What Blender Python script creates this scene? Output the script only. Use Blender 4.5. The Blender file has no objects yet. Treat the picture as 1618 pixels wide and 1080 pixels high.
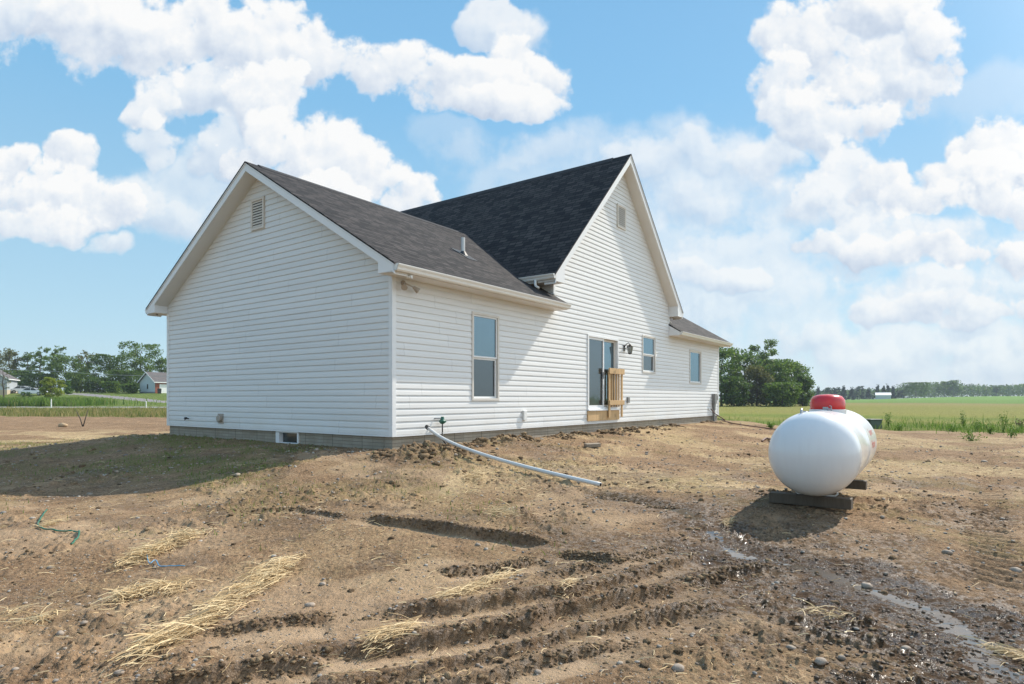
import bpy, bmesh, math, random
import numpy as np
from mathutils import Vector, Matrix

random.seed(7)
rng = np.random.default_rng(7)
R = math.radians
scene = bpy.context.scene
COL = scene.collection
PI = math.pi

# ------------------------------------------------------------------ numbers
F = 980.0            # focal length for a 1618 px wide frame
HORY = 630.0
CAMZ = 0.98
HX, HY_ = -2.258, 11.7              # near corner of the house
HROT = math.atan2(0.809, 0.588)
BX, BY = math.cos(HROT), math.sin(HROT)

# ------------------------------------------------------------------ noise
def _h(ix, iy, seed):
    n = (ix.astype(np.int64) * 374761393 + iy.astype(np.int64) * 668265263 + seed * 1442695041) & 0xffffffff
    n = ((n ^ (n >> 13)) * 1274126177) & 0xffffffff
    return (n ^ (n >> 16)) & 0xffffffff

def perlin(x, y, seed=0):
    x = np.asarray(x, float); y = np.asarray(y, float)
    ix = np.floor(x); iy = np.floor(y)
    fx = x - ix; fy = y - iy
    sx = fx*fx*fx*(fx*(fx*6-15)+10); sy = fy*fy*fy*(fy*(fy*6-15)+10)
    def g(ox, oy):
        a = _h(ix+ox, iy+oy, seed) * (2*PI/4294967296.0)
        return np.cos(a)*(fx-ox) + np.sin(a)*(fy-oy)
    a = g(0, 0); b = g(1, 0); c = g(0, 1); d = g(1, 1)
    return 1.5*((a*(1-sx)+b*sx)*(1-sy) + (c*(1-sx)+d*sx)*sy)

def fbm(x, y, octv=4, seed=0, gain=0.5):
    s = 0; amp = 1.0; f = 1.0
    for i in range(octv):
        s = s + amp*perlin(x*f+i*17.3, y*f-i*9.1, seed+i*31)
        amp *= gain; f *= 2.03
    return s

def sst(a, b, x):
    t = np.clip((x-a)/(b-a), 0, 1)
    return t*t*(3-2*t)

# ------------------------------------------------------------------ terrain
def house_local(x, y):
    dx = x-HX; dy = y-HY_
    return dx*BX+dy*BY, -dx*BY+dy*BX

def house_dist(x, y):
    lx, ly = house_local(x, y)
    ox = np.maximum(np.maximum(-lx, lx-19.27), 0)
    oy = np.maximum(np.maximum(-ly, ly-8.76), 0)
    return np.hypot(ox, oy)

LY = [0, 30, 52, 84, 92, 100, 110, 130, 160, 300, 1000, 3000]
LZ = [-.42, -.45, -.47, -.20, -.16, .05, .55, 2.2, 2.7, 5.0, 8, 8]
RY = [0, 28, 60, 130, 200, 400, 700, 3000]
RZ = [-.44, -.48, -.50, -.50, -.50, -.25, -.2, 0]
RL = [0, 0, 0, 0, 0, 3.05, 3.4, 3.4]

def H(x, y):
    """smooth height of the land"""
    x = np.asarray(x, float); y = np.asarray(y, float)
    yy = np.maximum(y, 1e-3)
    u = x/yy
    left = sst(-.1, -.35, u) * (y > 0)
    zl = np.interp(y, LY, LZ)
    lift = sst(.45, .80, u)
    zr = np.interp(y, RY, RZ) + np.interp(y, RY, RL)*lift
    far = zl*left + zr*(1-left)
    hd = house_dist(x, y)
    near = -.34*sst(.25, 4.6, hd) - .10*sst(4, 9, hd)
    w = sst(8, 20, hd)
    z = near*(1-w) + far*w
    z = z + .14*np.exp(-((x-3.6)**2+(y-7.3)**2)/3.2)
    # low heap of earth in front of the near corner
    return z

def proj(x, y, z):
    return 809+F*x/y, HORY-F*(z-CAMZ)/y

def gp(px, py, up=0.0):
    """where the sight line of a photo pixel meets the land"""
    u = (px-809)/F; v = (HORY-py)/F
    Y = 1.5; last = None
    while Y < 2500:
        d = (CAMZ+v*Y) - (float(H(u*Y, Y))+up)
        if d < 0:
            a, b = last, Y
            for _ in range(30):
                m = .5*(a+b)
                if (CAMZ+v*m)-(float(H(u*m, m))+up) < 0: b = m
                else: a = m
            return (u*b, b)
        last = Y; Y *= 1.01
    return (u*200, 200.0)

def polydist(x, y, pts):
    """distance, sign (+ towards the camera), arc position 0..1"""
    pts = np.array(pts, float)
    seg = pts[1:]-pts[:-1]
    L = np.hypot(seg[:, 0], seg[:, 1]); tot = L.sum(); acc = 0
    best = np.full(x.shape, 1e9); sg = np.ones(x.shape); ar = np.zeros(x.shape)
    for i in range(len(seg)):
        px = x-pts[i, 0]; py = y-pts[i, 1]
        t = np.clip((px*seg[i, 0]+py*seg[i, 1])/(L[i]**2), 0, 1)
        dx = px-t*seg[i, 0]; dy = py-t*seg[i, 1]
        d = np.hypot(dx, dy)
        cr = seg[i, 0]*py-seg[i, 1]*px          # left of the segment is positive
        m = d < best
        best = np.where(m, d, best); sg = np.where(m, -np.sign(cr), sg)
        ar = np.where(m, (acc+t*L[i])/tot, ar)
        acc += L[i]
    return best*sg, ar, tot

def G(pxs):
    return [gp(*p) for p in pxs]

RUTS = [  # (pixel trace left to right, crest height, trough depth, trough width)
    (G([(560, 822), (640, 828), (725, 840), (800, 849), (880, 858)]), .07, .05, .22),
    (G([(570, 978), (651, 966), (747, 955), (847, 940), (910, 932), (966, 917), (1021, 902), (1077, 887), (1125, 872)]), .055, .05, .20),
    (G([(430, 1040), (540, 1024), (651, 1015), (770, 995), (836, 985), (873, 969), (966, 950), (1021, 939), (1100, 920)]), .07, .055, .22),
    (G([(420, 1090), (540, 1078), (625, 1061), (747, 1039), (829, 1021), (910, 998), (984, 985), (1080, 965), (1130, 958)]), .06, .045, .25),
    (G([(330, 1000), (420, 990), (526, 976)]), .022, .02, .25),
    (G([(180, 1100), (300, 1078), (420, 1052), (520, 1040)]), .045, .04, .2),
    (G([(1080, 925), (1150, 905), (1220, 893)]), .04, .035, .15),
    (G([(690, 905), (790, 893), (860, 880)]), .04, .03, .16),
    (G([(940, 782), (1010, 792), (1080, 803)]), .05, .03, .1),
    (G([(640, 1075), (760, 1058), (900, 1030), (1000, 1010)]), .03, .025, .2),
    (G([(860, 905), (940, 893), (1010, 882), (1060, 865)]), .03, .02, .15),
    (G([(380, 812), (470, 805), (555, 822)]), .03, .02, .2),
    (G([(885, 872), (930, 878), (975, 886)]), .035, .02, .16),
]
STREAM = G([(948, 780), (1010, 790), (1070, 802), (1112, 822), (1135, 850), (1170, 872), (1240, 888), (1310, 905), (1375, 930),
            (1440, 950), (1490, 970), (1522, 998), (1548, 1030), (1585, 1068), (1640, 1110), (1720, 1170)])
BERMS = [  # heaped soil along the foundation: (x, y, radius, height)
]
def HL(s, o):   # house local on the long wall -> world
    return (HX+s*BX+o*BY, HY_+s*BY-o*BX)
for (s, o, r, h) in [(.1, .9, .55, .16), (-.5, 1.0, .5, .12), (.7, 1.1, .5, .10), (2.1, .5, .28, .12), (2.9, .55, .33, .20), (3.6, .5, .25, .12),
                     (5.3, .45, .3, .08), (6.5, .4, .3, .10), (8.0, .5, .3, .12), (9.1, .5, .28, .12), (11.0, .45, .3, .08), (13.0, .4, .3, .06), (1.4, .45, .3, .08), (17, .4, .3, .05)]:
    x_, y_ = HL(s, o); BERMS.append((x_, y_, r, h))
GP_STRAW = None

def dirt_edge(u):
    """distance along Y at which bare soil gives way to grass"""
    return np.interp(u, [-1.5, -.83, -.5, -.2, .30, .45, .58, .66, .85, 1.5], [52, 52, 48, 40, 33, 29.5, 28, 27.5, 25.5, 24])

def zones(x, y):
    yy = np.maximum(y, 1e-3); u = np.clip(x/yy, -3, 3)
    e = dirt_edge(u)*(1+.025*fbm(x*.18, y*.18, 3, 5)+.012*fbm(x*1.1, y*1.1, 2, 6))
    r = np.hypot(x, y)
    grass = np.where(y > 3, y > e, r > 35)
    return grass

def detail(x, y, r=None, want=False):
    x = np.asarray(x, float); y = np.asarray(y, float)
    r = np.hypot(x, y)
    grass = zones(x, y)
    edge = house_dist(x, y)
    fade = sst(0.0, .5, edge)
    dz = .045*fbm(x*.55, y*.55, 3, 11)*fade
    patch = sst(-.25, .35, fbm(x*.45+7, y*.45, 3, 21))
    near = 1-sst(14, 26, r)
    c1 = fbm(x*4.2, y*4.2, 4, 41, .55)
    clod = np.maximum(c1-.12, 0)*.048
    c2 = np.maximum(fbm(x*13, y*13, 3, 51, .6)-.12, 0)*.022
    vnear = 1-sst(7, 15, r)
    fine = fbm(x*26, y*26, 4, 61, .65)*.0065
    dirt = (clod*(.25+.95*patch)*(1-.5*sst(14, 40, r)) + c2*(.3+.7*patch)*near + fine*vnear)
    ruty = np.zeros_like(x)
    for k, (pts, h, d, w) in enumerate(RUTS):
        P = np.array(pts)
        m = (x > P[:, 0].min()-.6) & (x < P[:, 0].max()+.6) & (y > P[:, 1].min()-.6) & (y < P[:, 1].max()+.6)
        if not np.any(m): continue
        xm = x[m]; ym = y[m]
        s, ar, tot = polydist(xm, ym, pts)
        s = s + .022*fbm(xm*2.0, ym*2.0, 4, 71+k)
        end = sst(0, .12, ar)*sst(1, .88, ar)
        mod = .75+.25*np.clip(fbm(xm*2.2, ym*2.2, 2, 81+k)+.7, 0, 1.6)
        crest = .75*h*np.exp(-np.where(s > 0, (s/.035)**2, (s/.13)**2))*mod
        lumps = np.exp(-(s/.11)**2)*np.maximum(fbm(xm*13, ym*13, 3, 91+k, .6), -.1)*.016
        tr = -1.2*d*sst(-.008, .038, s)*(1-sst(w, w+.10, s))
        flat = sst(.03, .08, s)*(1-sst(w-.03, w+.06, s))*end
        dm = dirt[m]*(1-.88*flat)*(1-.5*np.exp(-(s/.3)**2)) + (crest+lumps+tr)*end
        dirt[m] = dm
        ruty[m] = np.maximum(ruty[m], flat)
    # tyre tread stripe far right
    s, ar, tot = polydist(x, y, TREAD)
    tm = np.exp(-(np.abs(s)/.22)**4)
    dirt = dirt + tm*(-.035+.022*np.sin(ar*tot*2*PI/.16+s*6))*(r < 20)
    s, ar, tot = polydist(x, y, STREAM)
    wd = .10+.22*ar
    carve = np.exp(-(s/wd)**2)
    dirt = dirt*(1-.45*carve) - .028*carve*sst(.0, .1, ar)
    gul = np.exp(-((s)/.10)**2)*(1-sst(.10, .28, ar))
    dirt = dirt - .06*gul
    for (bx, by, br, bh) in BERMS:
        q = ((x-bx)**2+(y-by)**2)/br**2
        m = q < 5
        if np.any(m):
            dirt[m] = dirt[m] + bh*np.exp(-q[m])*(.65+.7*fbm(x[m]*5, y[m]*5, 3, 13, .6))
    g = .03*fbm(x*2, y*2, 2, 31)*near
    return dz + np.where(grass, g, dirt)

TREAD = G([(1545, 700), (1552, 740), (1560, 790), (1566, 850), (1575, 915)])

def gz(x, y):
    x = np.atleast_1d(np.asarray(x, float)); y = np.atleast_1d(np.asarray(y, float))
    return H(x, y)+detail(x, y)

def gz1(x, y):
    return float(gz(x, y)[0])

# ------------------------------------------------------------------ materials
def new_mat(name):
    m = bpy.data.materials.new(name); m.use_nodes = True
    nt = m.node_tree
    return m, nt, nt.nodes['Principled BSDF']

def N(nt, t, **kw):
    n = nt.nodes.new(t)
    for k, v in kw.items():
        if k in n.inputs.keys() if isinstance(k, str) else False:
            n.inputs[k].default_value = v
        else:
            setattr(n, k, v)
    return n

def noise(nt, scale, detail_=4, rough=.55, vec=None, dist=0):
    n = nt.nodes.new('ShaderNodeTexNoise')
    n.inputs['Scale'].default_value = scale; n.inputs['Detail'].default_value = detail_
    n.inputs['Roughness'].default_value = rough; n.inputs['Distortion'].default_value = dist
    if vec is not None: nt.links.new(vec, n.inputs['Vector'])
    return n.outputs['Fac']

def ramp(nt, fac, stops, interp='LINEAR'):
    n = nt.nodes.new('ShaderNodeValToRGB'); cr = n.color_ramp; cr.interpolation = interp
    while len(cr.elements) > 1: cr.elements.remove(cr.elements[-1])
    cr.elements[0].position = stops[0][0]; cr.elements[0].color = (*stops[0][1], 1)
    for p, c in stops[1:]:
        e = cr.elements.new(p); e.color = (*c, 1)
    nt.links.new(fac, n.inputs['Fac'])
    return n.outputs['Color']

def gray(v): return (v, v, v)

def mix(nt, fac, a, b, mode='MIX'):
    n = nt.nodes.new('ShaderNodeMix'); n.data_type = 'RGBA'; n.blend_type = mode
    for sock, val in ((n.inputs[0], fac), (n.inputs[6], a), (n.inputs[7], b)):
        if isinstance(val, bpy.types.NodeSocket): nt.links.new(val, sock)
        elif isinstance(val, (int, float)): sock.default_value = val
        else: sock.default_value = (*val, 1) if len(val) == 3 else val
    return n.outputs[2]

def math_(nt, op, a, b=0.0, c=0.0, clamp=False):
    n = nt.nodes.new('ShaderNodeMath'); n.operation = op; n.use_clamp = clamp
    for sock, val in zip(n.inputs, (a, b, c)):
        if isinstance(val, bpy.types.NodeSocket): nt.links.new(val, sock)
        else: sock.default_value = val
    return n.outputs[0]

def bump(nt, bs, h, strength, dist):
    b = nt.nodes.new('ShaderNodeBump'); b.inputs['Strength'].default_value = strength
    b.inputs['Distance'].default_value = dist
    nt.links.new(h, b.inputs['Height']); nt.links.new(b.outputs[0], bs.inputs['Normal'])
    return b

def objco(nt):
    return nt.nodes.new('ShaderNodeTexCoord').outputs['Object']

def attr(nt, name):
    a = nt.nodes.new('ShaderNodeAttribute'); a.attribute_name = name
    return a.outputs['Fac']

def mat_simple(name, col, rough=.6, var=.12, scale=6, bumps=0, bscale=30, spec=.5, metal=0, coat=0):
    m, nt, bs = new_mat(name)
    co = objco(nt)
    f = noise(nt, scale, 4, .6, co)
    c = ramp(nt, f, [(.25, tuple(max(0, v*(1-var)) for v in col)), (.75, tuple(min(1, v*(1+var)) for v in col))])
    nt.links.new(c, bs.inputs['Base Color'])
    bs.inputs['Roughness'].default_value = rough
    bs.inputs['Specular IOR Level'].default_value = spec
    bs.inputs['Metallic'].default_value = metal
    bs.inputs['Coat Weight'].default_value = coat
    if bumps:
        bump(nt, bs, noise(nt, bscale, 4, .6, co), bumps, .01)
    return m

M = {}
def mk_soil():
    m, nt, bs = new_mat('soil')
    pos = nt.nodes.new('ShaderNodeNewGeometry').outputs['Position']
    n1 = noise(nt, .55, 5, .6, pos, .4)
    n2 = noise(nt, 3.2, 6, .65, pos, .6)
    n3 = noise(nt, 26, 5, .7, pos)
    n4 = noise(nt, 95, 3, .7, pos)
    tan = ramp(nt, n2, [(.30, (.178, .106, .057)), (.5, (.335, .214, .122)), (.68, (.465, .318, .190))])
    brown = ramp(nt, n3, [(.32, (.10, .063, .034)), (.65, (.30, .190, .108))])
    c = mix(nt, ramp(nt, n1, [(.36, gray(.25)), (.62, gray(.85))]), tan, brown)
    c = mix(nt, ramp(nt, n3, [(.38, gray(.8)), (.47, gray(0))]), c, (.105, .070, .043))
    n5 = noise(nt, 48, 4, .75, pos, .3)
    c = mix(nt, ramp(nt, n5, [(.36, gray(.75)), (.44, gray(0))]), c, (.09, .058, .036))
    c = mix(nt, ramp(nt, n5, [(.58, gray(0)), (.66, gray(.55))]), c, (.60, .46, .30))
    # small pale grit
    c = mix(nt, ramp(nt, n4, [(.62, gray(0)), (.74, gray(.6))]), c, (.58, .48, .36))
    c = mix(nt, attr(nt, 'flat'), c, ramp(nt, n2, [(.3, (.375, .258, .158)), (.7, (.475, .338, .215))]))
    st = math_(nt, 'MULTIPLY', attr(nt, 'straw'), ramp(nt, noise(nt, 9, 5, .75, pos, 1.5), [(.42, gray(.1)), (.58, gray(.95))]))
    c = mix(nt, st, c, (.55, .42, .23))
    gr = math_(nt, 'MULTIPLY', attr(nt, 'grass'), ramp(nt, noise(nt, 7, 5, .75, pos, .8), [(.40, gray(0)), (.56, gray(.95))]))
    c = mix(nt, gr, c, ramp(nt, n4, [(.3, (.10, .125, .025)), (.7, (.19, .205, .05))]))
    wet = attr(nt, 'wet')  # wetness, with the painted shade of the rut crests in it
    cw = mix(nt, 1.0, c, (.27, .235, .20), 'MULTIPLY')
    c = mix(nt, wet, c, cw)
    nt.links.new(c, bs.inputs['Base Color'])
    wr = math_(nt, 'MULTIPLY', wet, ramp(nt, noise(nt, 13, 5, .72, pos, .6), [(.47, gray(.08)), (.54, gray(1))]))
    rg = nt.nodes.new('ShaderNodeMapRange'); nt.links.new(wr, rg.inputs[0])
    rg.inputs[3].default_value = .95; rg.inputs[4].default_value = .05
    nt.links.new(rg.outputs[0], bs.inputs['Roughness'])
    sp = nt.nodes.new('ShaderNodeMapRange'); nt.links.new(wr, sp.inputs[0])
    sp.inputs[3].default_value = .10; sp.inputs[4].default_value = .65
    nt.links.new(sp.outputs[0], bs.inputs['Specular IOR Level'])
    h = math_(nt, 'ADD', math_(nt, 'MULTIPLY', n3, 1.0), math_(nt, 'MULTIPLY', n4, .35))
    bump(nt, bs, h, 1.0, .026)
    return m

def mk_lawn():
    m, nt, bs = new_mat('lawn_grass')
    pos = nt.nodes.new('ShaderNodeNewGeometry').outputs['Position']
    mp = nt.nodes.new('ShaderNodeMapping'); mp.inputs['Scale'].default_value = (.25, 1, 1); nt.links.new(pos, mp.inputs[0])
    n1 = noise(nt, .22, 5, .65, mp.outputs[0], .5); n2 = noise(nt, 3, 5, .75, pos)
    g = ramp(nt, n2, [(.3, (.075, .125, .022)), (.7, (.175, .24, .05))])
    y = nt.nodes.new('ShaderNodeSeparateXYZ'); nt.links.new(pos, y.inputs[0])
    yf = math_(nt, 'DIVIDE', y.outputs[1], 200)
    band = ramp(nt, yf, [(.24, gray(.55)), (.30, gray(.75)), (.36, gray(.6)), (.42, gray(.35)), (.50, gray(.12)), (.7, gray(.2))])
    f = math_(nt, 'MULTIPLY', band, ramp(nt, n1, [(.35, gray(.3)), (.6, gray(1.3))]), clamp=True)
    c = mix(nt, f, g, ramp(nt, n2, [(.3, (.21, .17, .07)), (.7, (.38, .32, .15))]))
    nt.links.new(c, bs.inputs['Base Color']); bs.inputs['Roughness'].default_value = .9
    bs.inputs['Specular IOR Level'].default_value = .1
    bump(nt, bs, noise(nt, 6, 6, .8, pos), 1, .25)
    return m

def mk_field():
    m, nt, bs = new_mat('field_grass')
    pos = nt.nodes.new('ShaderNodeNewGeometry').outputs['Position']
    sx = nt.nodes.new('ShaderNodeSeparateXYZ'); nt.links.new(pos, sx.inputs[0])
    v = math_(nt, 'ADD', math_(nt, 'MULTIPLY', sx.outputs[1], .6), math_(nt, 'MULTIPLY', sx.outputs[0], .5))
    mp = nt.nodes.new('ShaderNodeMapping'); mp.inputs['Scale'].default_value = (.15, 1, 1); nt.links.new(pos, mp.inputs[0])
    nb = noise(nt, .12, 5, .7, mp.outputs[0], .5)
    nf = noise(nt, 2.2, 6, .8, pos)
    v2 = math_(nt, 'ADD', v, math_(nt, 'MULTIPLY', math_(nt, 'SUBTRACT', nb, .5), 18))
    vv = math_(nt, 'DIVIDE', v2, 300)
    c = ramp(nt, vv, [(.07, (.20, .21, .04)), (.105, (.15, .20, .03)), (.12, (.29, .27, .07)), (.15, (.17, .22, .035)), (.17, (.26, .26, .055)),
                      (.19, (.26, .245, .06)), (.30, (.23, .225, .05)), (.36, (.235, .22, .05)), (.50, (.25, .215, .065)), (.64, (.22, .185, .06)),
                      (.67, (.12, .21, .03)), (1, (.13, .24, .035))])
    dk = ramp(nt, nf, [(.3, gray(.62)), (.62, gray(1.12))])
    c = mix(nt, 1.0, c, dk, 'MULTIPLY')
    nt.links.new(c, bs.inputs['Base Color']); bs.inputs['Roughness'].default_value = .9
    bs.inputs['Specular IOR Level'].default_value = .1
    bump(nt, bs, noise(nt, 5, 6, .8, pos), 1, .2)
    return m

M['soil'] = mk_soil(); M['lawn'] = mk_lawn(); M['field'] = mk_field()
M['asphalt'] = mat_simple('road_asphalt', (.23, .22, .20), .9, .15, 2)
M['drive'] = mat_simple('driveway_gravel', (.22, .20, .19), .9, .25, 3)

def mk_siding():
    m, nt, bs = new_mat('vinyl_siding')
    co = objco(nt)
    mp = nt.nodes.new('ShaderNodeMapping'); mp.inputs['Scale'].default_value = (.35, .35, 6); nt.links.new(co, mp.inputs[0])
    n = noise(nt, 1.3, 4, .6, mp.outputs[0])
    c = ramp(nt, n, [(.3, (.74, .735, .715)), (.7, (.80, .795, .775))])
    d = noise(nt, 1.1, 6, .7, co)
    sx = nt.nodes.new('ShaderNodeSeparateXYZ'); nt.links.new(co, sx.inputs[0])
    low = nt.nodes.new('ShaderNodeMapRange'); nt.links.new(sx.outputs[2], low.inputs[0])
    low.inputs[1].default_value = .25; low.inputs[2].default_value = .9; low.inputs[3].default_value = 1; low.inputs[4].default_value = 0
    f = math_(nt, 'MULTIPLY', math_(nt, 'MULTIPLY', low.outputs[0], ramp(nt, d, [(.4, gray(0)), (.7, gray(1))])), .35)
    c = mix(nt, f, c, (.62, .55, .44))       # splashed mud near the ground
    al = math_(nt, 'ADD', sx.outputs[0], sx.outputs[1])
    row = math_(nt, 'FLOOR', math_(nt, 'DIVIDE', math_(nt, 'SUBTRACT', sx.outputs[2], .29), .254))
    wn = nt.nodes.new('ShaderNodeTexWhiteNoise'); wn.noise_dimensions = '1D'; nt.links.new(row, wn.inputs['W'])
    run = math_(nt, 'ADD', math_(nt, 'DIVIDE', al, 3.66), wn.outputs['Value'])
    c = mix(nt, math_(nt, 'MULTIPLY', math_(nt, 'LESS_THAN', math_(nt, 'FRACT', run), .0030), .45), c, (.35, .34, .32))
    w2 = nt.nodes.new('ShaderNodeTexWhiteNoise'); w2.noise_dimensions = '2D'; cb2 = nt.nodes.new('ShaderNodeCombineXYZ')
    nt.links.new(math_(nt, 'FLOOR', run), cb2.inputs[0]); nt.links.new(row, cb2.inputs[1]); nt.links.new(cb2.outputs[0], w2.inputs['Vector'])
    c = mix(nt, 1.0, c, ramp(nt, w2.outputs['Value'], [(0, gray(.955)), (1, gray(1.0))]), 'MULTIPLY')
    nt.links.new(c, bs.inputs['Base Color']); bs.inputs['Roughness'].default_value = .42
    bs.inputs['Specular IOR Level'].default_value = .35
    bump(nt, bs, noise(nt, 60, 3, .6, mp.outputs[0]), .04, .003)
    return m
M['siding'] = mk_siding()
M['trim'] = mat_simple('white_trim', (.80, .80, .79), .4, .02, 2, spec=.4)
M['gutter'] = mat_simple('gutter_metal', (.80, .785, .74), .3, .03, 2, spec=.5)
M['soffit'] = mat_simple('soffit_vinyl', (.78, .76, .72), .5, .03, 2)
M['frame'] = mat_simple('window_vinyl', (.66, .62, .56), .45, .04, 3)
M['vent'] = mat_simple('vent_vinyl', (.68, .62, .54), .5, .04, 3)
M['dark'] = mat_simple('dark_inside', (.012, .012, .013), .9, .2, 3)

def mk_shingle(name, swap, centre, slope):
    m, nt, bs = new_mat(name)
    co = objco(nt)
    sx = nt.nodes.new('ShaderNodeSeparateXYZ'); nt.links.new(co, sx.inputs[0])
    a = sx.outputs[1] if swap else sx.outputs[0]
    b = sx.outputs[0] if swap else sx.outputs[1]
    up = math_(nt, 'MULTIPLY', math_(nt, 'ABSOLUTE', math_(nt, 'SUBTRACT', b, centre)), math.sqrt(1+slope*slope))
    cb = nt.nodes.new('ShaderNodeCombineXYZ'); nt.links.new(a, cb.inputs[0]); nt.links.new(up, cb.inputs[1])
    br = nt.nodes.new('ShaderNodeTexBrick')
    br.offset = .37; br.offset_frequency = 2; br.squash = .8; br.squash_frequency = 3
    nt.links.new(cb.outputs[0], br.inputs['Vector'])
    br.inputs['Scale'].default_value = 1; br.inputs['Brick Width'].default_value = .30; br.inputs['Row Height'].default_value = .143
    br.inputs['Mortar Size'].default_value = .014; br.inputs['Mortar Smooth'].default_value = .3; br.inputs['Bias'].default_value = 0
    br.inputs['Color1'].default_value = (.012, .012, .013, 1); br.inputs['Color2'].default_value = (.060, .052, .049, 1)
    br.inputs['Mortar'].default_value = (.006, .006, .007, 1)
    n = noise(nt, 260, 2, .7, co); n2 = noise(nt, 1.2, 4, .6, co)
    c = mix(nt, 1.0, br.outputs[0], ramp(nt, n, [(.3, gray(.6)), (.7, gray(1.5))]), 'MULTIPLY')
    c = mix(nt, 1.0, c, ramp(nt, n2, [(.3, gray(.85)), (.7, gray(1.2))]), 'MULTIPLY')
    nt.links.new(c, bs.inputs['Base Color']); bs.inputs['Roughness'].default_value = .88
    bs.inputs['Specular IOR Level'].default_value = .25
    # each course ramps up towards its butt edge
    saw = math_(nt, 'FRACT', math_(nt, 'DIVIDE', up, .143))
    h = math_(nt, 'ADD', saw, math_(nt, 'ADD', math_(nt, 'MULTIPLY', br.outputs[1], -.4), math_(nt, 'MULTIPLY', n, .25)))
    bump(nt, bs, h, 1.0, .009)
    return m
M['roofA'] = mk_shingle('shingles_wing', False, 4.38, .6)
M['roofB'] = mk_shingle('shingles_main', True, 9.635, 1.0)
M['cap'] = mat_simple('ridge_shingles', (.03, .03, .033), .9, .4, 9, .4, 200)

def mk_found():
    m, nt, bs = new_mat('brick_form_concrete')
    co = objco(nt)
    sx = nt.nodes.new('ShaderNodeSeparateXYZ'); nt.links.new(co, sx.inputs[0])
    s = math_(nt, 'ADD', sx.outputs[0], sx.outputs[1])
    cb = nt.nodes.new('ShaderNodeCombineXYZ'); nt.links.new(s, cb.inputs[0]); nt.links.new(sx.outputs[2], cb.inputs[1])
    br = nt.nodes.new('ShaderNodeTexBrick'); br.offset = .0
    nt.links.new(cb.outputs[0], br.inputs['Vector']); br.inputs['Scale'].default_value = 1
    br.inputs['Brick Width'].default_value = .305; br.inputs['Row Height'].default_value = .067
    br.inputs['Mortar Size'].default_value = .0045; br.inputs['Mortar Smooth'].default_value = .2
    br.inputs['Color1'].default_value = (.34, .30, .235, 1); br.inputs['Color2'].default_value = (.40, .355, .285, 1)
    br.inputs['Mortar'].default_value = (.22, .195, .155, 1)
    n = noise(nt, 2.5, 6, .7, co)
    c = mix(nt, ramp(nt, n, [(.4, gray(0)), (.7, gray(.55))]), br.outputs[0], (.25, .20, .14))
    jt = math_(nt, 'FRACT', math_(nt, 'DIVIDE', s, .915))
    c = mix(nt, math_(nt, 'LESS_THAN', jt, .012), c, (.12, .105, .085))
    nt.links.new(c, bs.inputs['Base Color']); bs.inputs['Roughness'].default_value = .9
    h = math_(nt, 'ADD', math_(nt, 'MULTIPLY', br.outputs[1], -1.0), math_(nt, 'MULTIPLY', noise(nt, 50, 4, .6, co), .3))
    bump(nt, bs, h, .8, .012)
    return m
M['found'] = mk_found()

def mk_glass(name, tint, gl, rough=.02, dark=(.010, .013, .015)):
    m, nt, bs = new_mat(name)
    bs.inputs['Base Color'].default_value = (*dark, 1); bs.inputs['Roughness'].default_value = .3
    g = nt.nodes.new('ShaderNodeBsdfGlossy'); g.inputs['Color'].default_value = (*tint, 1); g.inputs['Roughness'].default_value = rough
    mx = nt.nodes.new('ShaderNodeMixShader')
    lw = nt.nodes.new('ShaderNodeLayerWeight'); lw.inputs['Blend'].default_value = .35
    f = math_(nt, 'ADD', math_(nt, 'MULTIPLY', lw.outputs['Facing'], .8), gl, clamp=True)
    nt.links.new(f, mx.inputs[0]); nt.links.new(bs.outputs[0], mx.inputs[1]); nt.links.new(g.outputs[0], mx.inputs[2])
    co = objco(nt)
    nz = noise(nt, 1.6, 2, .5, co); b = nt.nodes.new('ShaderNodeBump'); b.inputs['Strength'].default_value = .12; b.inputs['Distance'].default_value = .03
    nt.links.new(nz, b.inputs['Height']); nt.links.new(b.outputs[0], g.inputs['Normal'])
    nt.links.new(mx.outputs[0], nt.nodes['Material Output'].inputs[0])
    return m
M['glass'] = mk_glass('window_glass', (.27, .39, .46), .22)
M['glass_low'] = mk_glass('screened_glass', (.26, .32, .36), .06, .06, (.02, .023, .025))
M['glass_dark'] = mk_glass('dark_glass', (.25, .3, .32), .05, .05)
def mk_wood(name, col, scale=1):
    m, nt, bs = new_mat(name)
    co = objco(nt)
    mp = nt.nodes.new('ShaderNodeMapping'); mp.inputs['Scale'].default_value = (14*scale, 14*scale, 1.5*scale); nt.links.new(co, mp.inputs[0])
    n = noise(nt, 2, 5, .65, mp.outputs[0], 1.2); k = noise(nt, 3.2, 2, .5, co)
    c = ramp(nt, n, [(.3, tuple(v*.72 for v in col)), (.7, tuple(min(1, v*1.15) for v in col))])
    c = mix(nt, ramp(nt, k, [(.66, gray(0)), (.74, gray(.6))]), c, tuple(v*.4 for v in col))
    nt.links.new(c, bs.inputs['Base Color']); bs.inputs['Roughness'].default_value = .75
    bump(nt, bs, n, .4, .003)
    return m
M['pine'] = mk_wood('treated_pine', (.60, .40, .20))
M['oldwood'] = mk_wood('weathered_timber', (.105, .08, .056))
M['paint'] = mat_simple('white_tank_paint', (.78, .79, .79), .33, .05, 3, .05, 6, spec=.45, coat=.15)
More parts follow.
